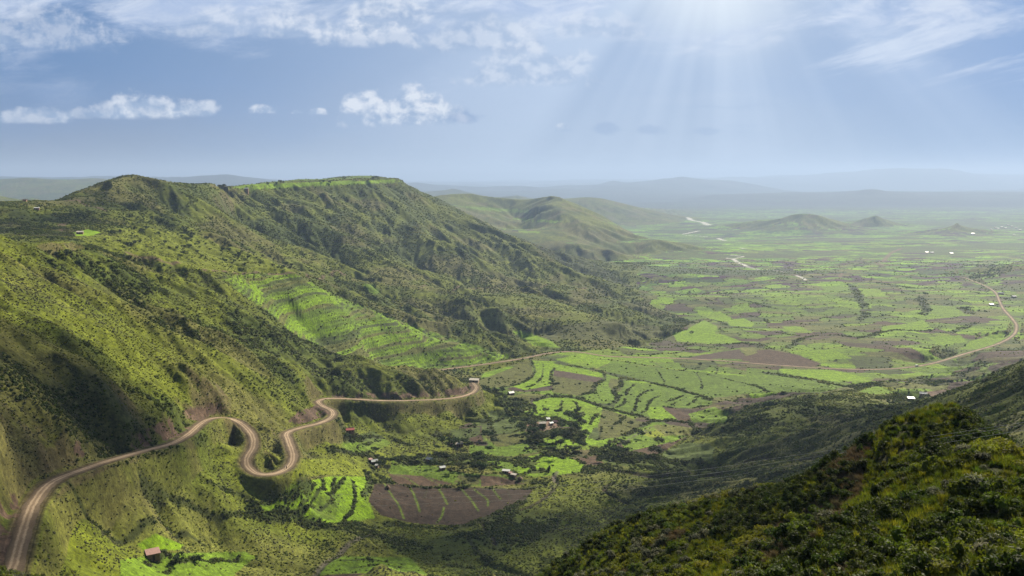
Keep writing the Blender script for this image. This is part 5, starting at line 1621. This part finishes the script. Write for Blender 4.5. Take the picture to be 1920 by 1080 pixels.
HOUSES = [
 (287, 1047, 4.6, 3.4, 2.5, 32, T_PINK, M_MUD, 'small hut with a weathered pink tin roof above the green terraces at the bottom left', 'hut', 'mono', (250, 450)),
 (656, 811, 6.2, 3.6, 2.5, 12, T_RED, M_MUD, 'house with a bright red tin roof below the road', 'house', 'gable', (500, 800)),
 (702, 870, 4.2, 3.4, 2.4, 22, T_GREY, M_MUD, 'grey tin-roofed hut in the shed cluster at the corner of the brown field', 'hut', 'gable', (500, 800)),
 (707, 876, 2.3, 1.8, 1.5, -20, T_WHITE, M_MUD2, 'tiny white shed just below the grey tin-roofed hut', 'shed', 'mono', (500, 800)),
 (695, 865, 2.2, 1.6, 1.6, 40, T_PINK, M_MUD, 'small pinkish shed behind the grey tin-roofed hut', 'shed', 'mono', (500, 800)),
 (713, 869, 1.6, 1.2, 1.2, 10, T_WHITE, M_MUD2, 'smallest white shed right of the grey tin-roofed hut', 'shed', 'mono', (500, 800)),
 (806, 866, 4.8, 3.6, 2.4, -28, T_WHITE, M_MUD, 'white-roofed hut, upper left one of the two huts on the grass', 'hut', 'gable', (500, 800)),
 (829, 881, 3.9, 3.0, 2.2, 24, T_GREY, M_MUD, 'pale grey-roofed hut, lower right one of the two huts on the grass', 'hut', 'gable', (500, 800)),
 (861, 837, 6.0, 4.0, 2.6, 10, T_CREAM, M_MUD, 'long farmhouse with a pale tin roof and brown walls', 'farmhouse', 'mono', (500, 900)),
 (846, 836, 2.0, 1.6, 1.8, 10, T_PINK, M_MUD, 'little brown lean-to left of the long farmhouse', 'shed', 'mono', (500, 900)),
 (949, 887, 5.2, 2.0, 1.9, -14, T_WHITE, M_MUD2, 'narrow white-roofed byre at the left end of the row of sheds', 'shed', 'mono', (480, 900)),
 (963, 894, 4.0, 1.8, 1.8, -32, T_CREAM, M_MUD2, 'pale shed in the middle of the row of sheds', 'shed', 'mono', (480, 900)),
 (957, 890, 2.0, 1.5, 1.5, -30, T_PINK, M_MUD, 'small rusty shed wedged in the row of sheds', 'shed', 'mono', (480, 900)),
 (958, 741, 6.0, 5.0, 3.0, 30, T_WHITE, M_MUD, 'white-roofed house with red-brown walls above the village', 'house', 'gable', (700, 1300)),
 (889, 716, 9.5, 4.0, 2.2, -12, T_CREAM, M_MUD2, 'pale low roof beside the outer bend of the road', 'house', 'mono', (780, 1150)),
 (1017, 798, 6.0, 4.0, 2.6, 6, T_CREAM, M_MUD, 'cream-roofed house in the middle of the farm village', 'house', 'gable', (600, 1000)),
 (1033, 797, 3.6, 2.8, 2.2, 35, T_GREY, M_MUD2, 'grey-roofed hut right of the cream-roofed house', 'hut', 'gable', (600, 1000)),
 (1041, 794, 3.6, 2.8, 2.2, -25, T_PINK, M_MUD, 'rusty pink-roofed hut at the right end of the farm village', 'hut', 'gable', (600, 1000)),
 (1028, 789, 3.0, 2.6, 2.0, 10, T_GREY, M_MUD, 'grey hut behind the others in the farm village', 'hut', 'mono', (600, 1000)),
 (1003, 801, 3.4, 2.4, 1.9, -15, M_THATCH, M_MUD, 'brown thatched hut left of the cream-roofed house', 'hut', 'gable', (600, 1000)),
 (150, 439, 6.5, 3.6, 2.3, 16, T_CREAM, M_MUD, 'pale-roofed farmhouse in the bright green patch on the saddle', 'farmhouse', 'mono', (700, 1250)),
 (69, 393, 6.5, 3.4, 2.2, 14, T_WHITE, M_MUD, 'white-roofed farmhouse on the dark slope at the far left', 'farmhouse', 'mono', (900, 1400)),
 (47, 378, 5.0, 3.4, 2.4, 0, M_THATCH, M_MUD, 'tiny dark hut on the left skyline', 'hut', 'gable', (900, 1500)),
 (461, 356, 11, 6, 3.0, 5, T_WHITE, M_MUD, 'white-roofed farmhouse at the left end of the mesa top', 'farmhouse', 'gable', (1700, 2600)),
 (1708, 751, 6.0, 4.0, 2.4, -8, T_WHITE, M_MUD, 'white-roofed house on the dark right slope, nearer of two', 'house', 'mono', (600, 1100)),
 (1731, 742, 7.2, 4.4, 2.6, -20, T_WHITE, M_MUD2, 'white-roofed house beside the bare field on the right, farther of two', 'house', 'gable', (600, 1100)),
 (1877, 552, 12, 6, 3.2, -30, T_WHITE, M_MUD2, 'long white-roofed building right of the far road', 'house', 'gable', (1500, 3200)),
 (1901, 558, 9, 6, 3.2, 0, T_WHITE, M_MUD2, 'white-roofed house at the right edge beyond the far road', 'house', 'gable', (1500, 3200)),
 (1859, 573, 8, 5, 3.0, 5, T_CREAM, M_MUD2, 'pale house on the bright field left of the road junction', 'house', 'mono', (1400, 3000)),
 (1738, 474, 12, 7, 3, 0, T_WHITE, M_MUD2, 'left one of three distant white buildings in mid plain', 'building', 'mono', (2500, 6000)),
 (1747, 475, 15, 8, 4, 0, T_WHITE, M_MUD2, 'middle and brightest of three distant white buildings in mid plain', 'building', 'gable', (2500, 6000)),
 (1784, 476, 13, 7, 3, 0, T_WHITE, M_MUD2, 'right one of three distant white buildings in mid plain', 'building', 'mono', (2500, 6000)),
 (1824, 439, 18, 9, 4, 0, T_WHITE, M_MUD2, 'white building at the foot of the pointed hill', 'building', 'mono', (4000, 8000)),
]
for q in HOUSES:
    far = q[11][0] > 1300
    house(q[0], q[1], q[2], q[3], q[4], q[5], q[6], q[7], q[8], q[9], q[10], q[11], name=q[9].replace(' ', '_'), door=not far)
for px, py in ((1866, 427), (1871, 429), (1878, 426), (1885, 428), (1897, 425), (1905, 428), (1901, 441), (1858, 431), (1912, 432), (1890, 423)):
    house(px, py, 13 + 8 * rng.random(), 8, 4, rng.random() * 30 - 15, T_WHITE, M_MUD2, 'tiny white building of the distant hazy town at the right edge', 'building', 'gable', (3500, 9000), name='town_building', door=False)['group'] = 'buildings of the distant town'


# round thatched hut beside the ploughed field and a dark thatched one in the shed row
def round_hut(px, py, r, h, label, yr):
    p = hit(px, py, *yr); root = empty('round_hut', p)
    n = 16
    v, f = tube([(0, 0, -.5), (0, 0, h * .55)], [r * .82, r * .8], n, False); mesh_obj('wall', v, f, M_MUD, root)
    prof = [(r * 1.08, h * .48), (r * .8, h * .70), (r * .42, h * .90), (r * .08, h * 1.02)]
    V = [(a * math.cos(6.283 * k / n), a * math.sin(6.283 * k / n), z) for a, z in prof for k in range(n)]
    F = [(q * n + k, q * n + (k + 1) % n, (q + 1) * n + (k + 1) % n, (q + 1) * n + k) for q in range(3) for k in range(n)] + [tuple(3 * n + k for k in range(n)), tuple(range(n))[::-1]]
    mesh_obj('roof', V, F, M_THATCH, root, smooth=False)
    mesh_obj('door', *box(-.4, .4, -r * .86, -r * .80, -.2, h * .42), mat=M_DOOR, parent=root)
    tag(root, label, 'hut')


round_hut(727, 917, 1.6, 2.6, 'small round brown thatched hut at the top edge of the ploughed field', (450, 800))
round_hut(975, 900, 2.0, 2.6, 'dark round thatched hut at the right end of the row of sheds', (450, 800))

# ------------------------------------------------------------------ people, van, pole, cables, boulders
M_SKIN = simple_mat('skin', (.09, .05, .035)); M_CLOTH_D = simple_mat('dark_cloth', (.025, .022, .025)); M_CLOTH_W = simple_mat('white_cloth', (.55, .53, .48))


def person(px, py, rot, cloth, label, stride=.18):
    p = hit(px, py, 400, 600)
    root = empty('person', p, math.radians(rot))
    J = {'pel': (0, 0, .92), 'che': (0, .02, 1.28), 'nec': (0, .02, 1.46), 'hea': (0, .03, 1.60), 'top': (0, .02, 1.72),
         'hl': (-.09, 0, .88), 'kl': (-.10, stride * .7, .48), 'al': (-.10, stride * .4, .07), 'fl': (-.10, stride * .4 + .16, .03),
         'hr': (.09, 0, .88), 'kr': (.10, -stride * .1, .48), 'ar': (.10, -stride, .09), 'fr': (.10, -stride + .15, .03),
         'sl': (-.19, .02, 1.40), 'el': (-.25, -.06, 1.12), 'wl': (-.24, .06, .88), 'dl': (-.24, .10, .80),
         'sr': (.19, .02, 1.40), 'er': (.25, .08, 1.13), 'wr': (.24, .22, .93), 'dr': (.23, .28, .87)}
    Rr = {'pel': .14, 'che': .15, 'nec': .055, 'hea': .095, 'top': .06, 'hl': .09, 'kl': .06, 'al': .04, 'fl': .03, 'hr': .09, 'kr': .06, 'ar': .04, 'fr': .03,
          'sl': .06, 'el': .042, 'wl': .03, 'dl': .03, 'sr': .06, 'er': .042, 'wr': .03, 'dr': .03}
    E = [('pel', 'che'), ('che', 'nec'), ('nec', 'hea'), ('hea', 'top'), ('pel', 'hl'), ('hl', 'kl'), ('kl', 'al'), ('al', 'fl'), ('pel', 'hr'), ('hr', 'kr'), ('kr', 'ar'), ('ar', 'fr'),
         ('che', 'sl'), ('sl', 'el'), ('el', 'wl'), ('wl', 'dl'), ('che', 'sr'), ('sr', 'er'), ('er', 'wr'), ('wr', 'dr')]
    ks = list(J)
    me = bpy.data.meshes.new('body'); me.from_pydata([J[k] for k in ks], [(ks.index(a), ks.index(b)) for a, b in E], [])
    me.materials.append(M_SKIN)
    o = bpy.data.objects.new('body', me); COL.objects.link(o); o.parent = root
    o.modifiers.new('skin', 'SKIN')
    if not me.skin_vertices: me.skin_vertices.new()
    for i, k in enumerate(ks):
        me.skin_vertices[0].data[i].radius = (Rr[k], Rr[k])
    me.skin_vertices[0].data[0].use_root = True
    sd = o.modifiers.new('sub', 'SUBSURF'); sd.levels = 1; sd.render_levels = 1
    v, f = tube([(0, .01, .42), (0, 0, .85), (0, .02, 1.20), (0, .02, 1.42), (0, .02, 1.49)], [.21, .19, .20, .21, .08], 10); mesh_obj('robe', v, f, cloth, root, smooth=True)
    v, f = blob(np.random.default_rng(3), (.115, .12, .10), 2, .03)
    mesh_obj('hair', [q + np.array((0, .0, 1.67)) for q in v], f, M_CLOTH_D, root, smooth=True)
    tag(root, label, 'person')


person(534.2, 878.5, -60, M_CLOTH_W, 'walker in pale clothes on the dirt road bend, left of the pair')
person(537.4, 879.5, -60, M_CLOTH_D, 'walker in dark clothes on the dirt road bend, right of the pair')

# small white van on the far road
p = hit(1719, 687, 900, 1500)
van = empty('van', p + Vector((0, 0, .05)), math.radians(20))
M_VAN = simple_mat('white_paint', (.75, .75, .74), .3, spec=.5); M_GLASS = simple_mat('dark_glass', (.02, .025, .03), .1, spec=.5); M_TYRE = simple_mat('tyre', (.02, .02, .02))
prof = [(-2.3, .45), (2.35, .45), (2.4, 1.05), (1.75, 1.2), (1.25, 1.95), (-2.2, 2.05), (-2.35, 1.2)]
V = [(x, y, z) for y in (-.85, .85) for x, z in prof]; n = len(prof)
F = [tuple(range(n)), tuple(range(2 * n - 1, n - 1, -1))] + [(k, n + k, n + (k + 1) % n, (k + 1) % n) for k in range(n)]
mesh_obj('body', V, F, M_VAN, van)
mesh_obj('window', *join([box(-2.0, .9, -.88, -.855, 1.25, 1.75), box(-2.0, .9, .855, .88, 1.25, 1.75)]), mat=M_GLASS, parent=van)
for x in (-1.45, 1.5):
    for y in (-.8, .8):
        v, f = tube([(x, y - .12, .34), (x, y + .12, .34)], [.34, .34], 14); mesh_obj('wheel', v, f, M_TYRE, van)
tag(van, 'small white van driving on the far road beyond the right slope', 'van')

# utility pole behind the right-hand crest
p = hit(1873, 716, 700, 1300)
k = p.y / FPX
pole = empty('utility_pole', p)
M_WOOD = simple_mat('grey_wood', (.10, .085, .07), noise=4)
v, f = tube([(0, 0, -.5), (0, 0, 24 * k)], [.28, .20], 8); mesh_obj('post', v, f, M_WOOD, pole)
mesh_obj('crossarm', *box(-2.6, 2.6, -.12, .12, 22.2 * k, 22.2 * k + .3), mat=M_WOOD, parent=pole)
for x in (-2.3, 0.6, 2.3):
    v, f = tube([(x, 0, 22.2 * k + .3), (x, 0, 22.2 * k + .9)], [.14, .10], 6); mesh_obj('insulator', v, f, M_VAN, pole)
tag(pole, 'tall utility pole with a crossarm behind the right-hand ridge', 'utility pole')

M_WIRE = simple_mat('cable', (.42, .41, .38), .5, spec=.5)
for off0, off1, lb in ((0, 0, 'uppermost power cable sweeping across the valley from the right edge'), (4, 13, 'middle power cable sweeping across the valley from the right edge'), (13, 24, 'lowest power cable sweeping across the valley from the right edge')):
    pp = []
    for q, (px, py, Y) in enumerate([(2080, 772, 45), (1920, 792, 62), (1780, 813, 80), (1640, 833, 105), (1440, 861, 170), (1300, 882, 230), (1000, 914, 360), (690, 926, 470), (560, 929, 520)]):
        w = q / 8
        X_, Y_, Z_ = us_world((px, py + off0 * (1 - w) + off1 * w, Y)); pp.append((X_, Y_, Z_))
    c = catmull(pp, 14)
    v, f = tube([tuple(a) for a in c], [.008 + .024 * min(1, a[1] / 400) for a in c], 5)
    tag(mesh_obj('power_cable', v, f, M_WIRE), lb, 'cable', None)

M_ROCKS = simple_mat('boulder', (.085, .070, .060), noise=2.5, amt=.4)
ROCKS = [(1783, 775, 2.2, 'largest dark boulder of the outcrop on top of the near hill'), (1800, 781, 1.6, 'second dark boulder beside the largest one on the near hill top'), (1772, 782, 1.3, 'smaller boulder left of the outcrop on the near hill'),
         (1812, 790, 1.4, 'low boulder at the right end of the hilltop outcrop'), (1760, 905, 1.0, 'reddish stone slab in the middle of the near hillside'), (1565, 990, 1.0, 'brown boulder between shrubs on the lower near hillside'),
         (1812, 962, .8, 'pale brown rock among flowering shrubs on the right'), (1480, 985, .7, 'small pinkish rock at the lower left of the near hillside')]
for q, (px, py, r, lb) in enumerate(ROCKS):
    p = hit(px, py, 30, 170); rr = np.random.default_rng(700 + q); r *= .75
    v, f = blob(rr, (r * .6, r * .5, r * .42), 3, .06)
    pl = [(d / np.linalg.norm(d), r * (.30 + .16 * rr.random())) for d in rr.normal(size=(14, 3))]      # broken flat faces
    v = [np.array(a) for a in v]
    for d, lim in pl:
        v = [a - d * max(0.0, float(a @ d) - lim) for a in v]
    o = mesh_obj('boulder', v, f, M_ROCKS); o.location = p - Vector((0, 0, r * .04)); tag(o, lb, 'boulder')

# ------------------------------------------------------------------ clouds overhead (out of the frame) added to shade parts of the land
def cloud_mat(op):
    m = bpy.data.materials.new('shade_cloud'); m.use_nodes = True
    t = NT(m.node_tree)
    d = t.n('ShaderNodeBsdfDiffuse', {'Color': (.85, .87, .9, 1)})
    tr = t.n('ShaderNodeBsdfTransparent', {'Color': (1, 1, 1, 1)})
    sh = t.n('ShaderNodeMixShader', {0: op, 1: tr.outputs[0], 2: d.outputs[0]})
    t.n('ShaderNodeOutputMaterial', {'Surface': sh.outputs[0]})
    return m


M_CLOUD, M_CLOUD_THIN = cloud_mat(.10), cloud_mat(.085)
cr = np.random.default_rng(77)


def cloud(blobs, alt=1500, mat=None):
    """blobs: (photo x, y, depth, radius in metres) on the ground to be shaded"""
    parts = []
    for px, py, Y, R in blobs:
        X_, Y_, Z_ = us_world((px, py, Y))
        tt = (alt - Z_) / SUN_DIR.z
        cx, cy = X_ + SUN_DIR.x * tt, Y_ + SUN_DIR.y * tt
        for k in range(3):
            a = cr.random() * 6.28; d = R * .55 * math.sqrt(cr.random()); r = R * (.40 + .25 * cr.random())
            bv, bf = blob(cr, (r, r, r * .35), 2, .06)
            parts.append(([v + np.array((cx + d * math.cos(a), cy + d * math.sin(a), alt + cr.normal() * 25)) for v in bv], bf))
    v, f = join(parts)
    o = mesh_obj('cloud', v, f, mat or M_CLOUD, smooth=True)
    tag(o, kind='structure')


cloud([(30, 770, 325, 48), (70, 850, 310, 42), (130, 730, 385, 44), (170, 800, 370, 40), (225, 775, 400, 38), (20, 920, 255, 36), (275, 800, 410, 28), (110, 640, 425, 34), (0, 660, 370, 36), (230, 815, 395, 28)], 1500)
cloud([(1300, 900, 560, 60), (1420, 850, 600, 70), (1550, 820, 620, 70), (1660, 790, 560, 80), (1800, 770, 470, 80), (1450, 800, 690, 60), (1560, 770, 740, 60), (1900, 740, 420, 80), (1350, 850, 640, 50)], 1500, M_CLOUD_THIN)
cloud([(60, 400, 1100, 90), (130, 400, 1150, 80), (210, 370, 1330, 90), (290, 380, 1350, 70), (20, 420, 980, 80)], 1500, M_CLOUD_THIN)
cloud([(1700, 950, 60, 34), (1500, 980, 90, 34), (1300, 1000, 120, 34), (1760, 850, 90, 34), (1860, 950, 50, 30), (1600, 900, 105, 30), (1400, 960, 120, 30)], 1300, cloud_mat(.014))
cloud([(1050, 500, 2500, 140), (1120, 530, 2350, 120), (900, 420, 2430, 120), (1000, 480, 2300, 120)], 1700, M_CLOUD_THIN)
cloud([(800, 1010, 480, 55), (900, 1000, 490, 55), (1000, 1030, 470, 60), (1090, 960, 520, 50), (700, 1080, 400, 40)], 1500, M_CLOUD_THIN)

# ------------------------------------------------------------------ haze
hm = bpy.data.materials.new('haze_air'); hm.use_nodes = True
t = NT(hm.node_tree)
vol = t.n('ShaderNodeVolumePrincipled', {'Color': (.365, .48, .70, 1), 'Density': 6.8e-5, 'Anisotropy': .22})
t.n('ShaderNodeOutputMaterial', {'Volume': vol.outputs[0]})
hz = mesh_obj('haze', *box(-45000, 45000, -200, 62000, -700, 290), mat=hm)
tag(hz, kind='stuff')
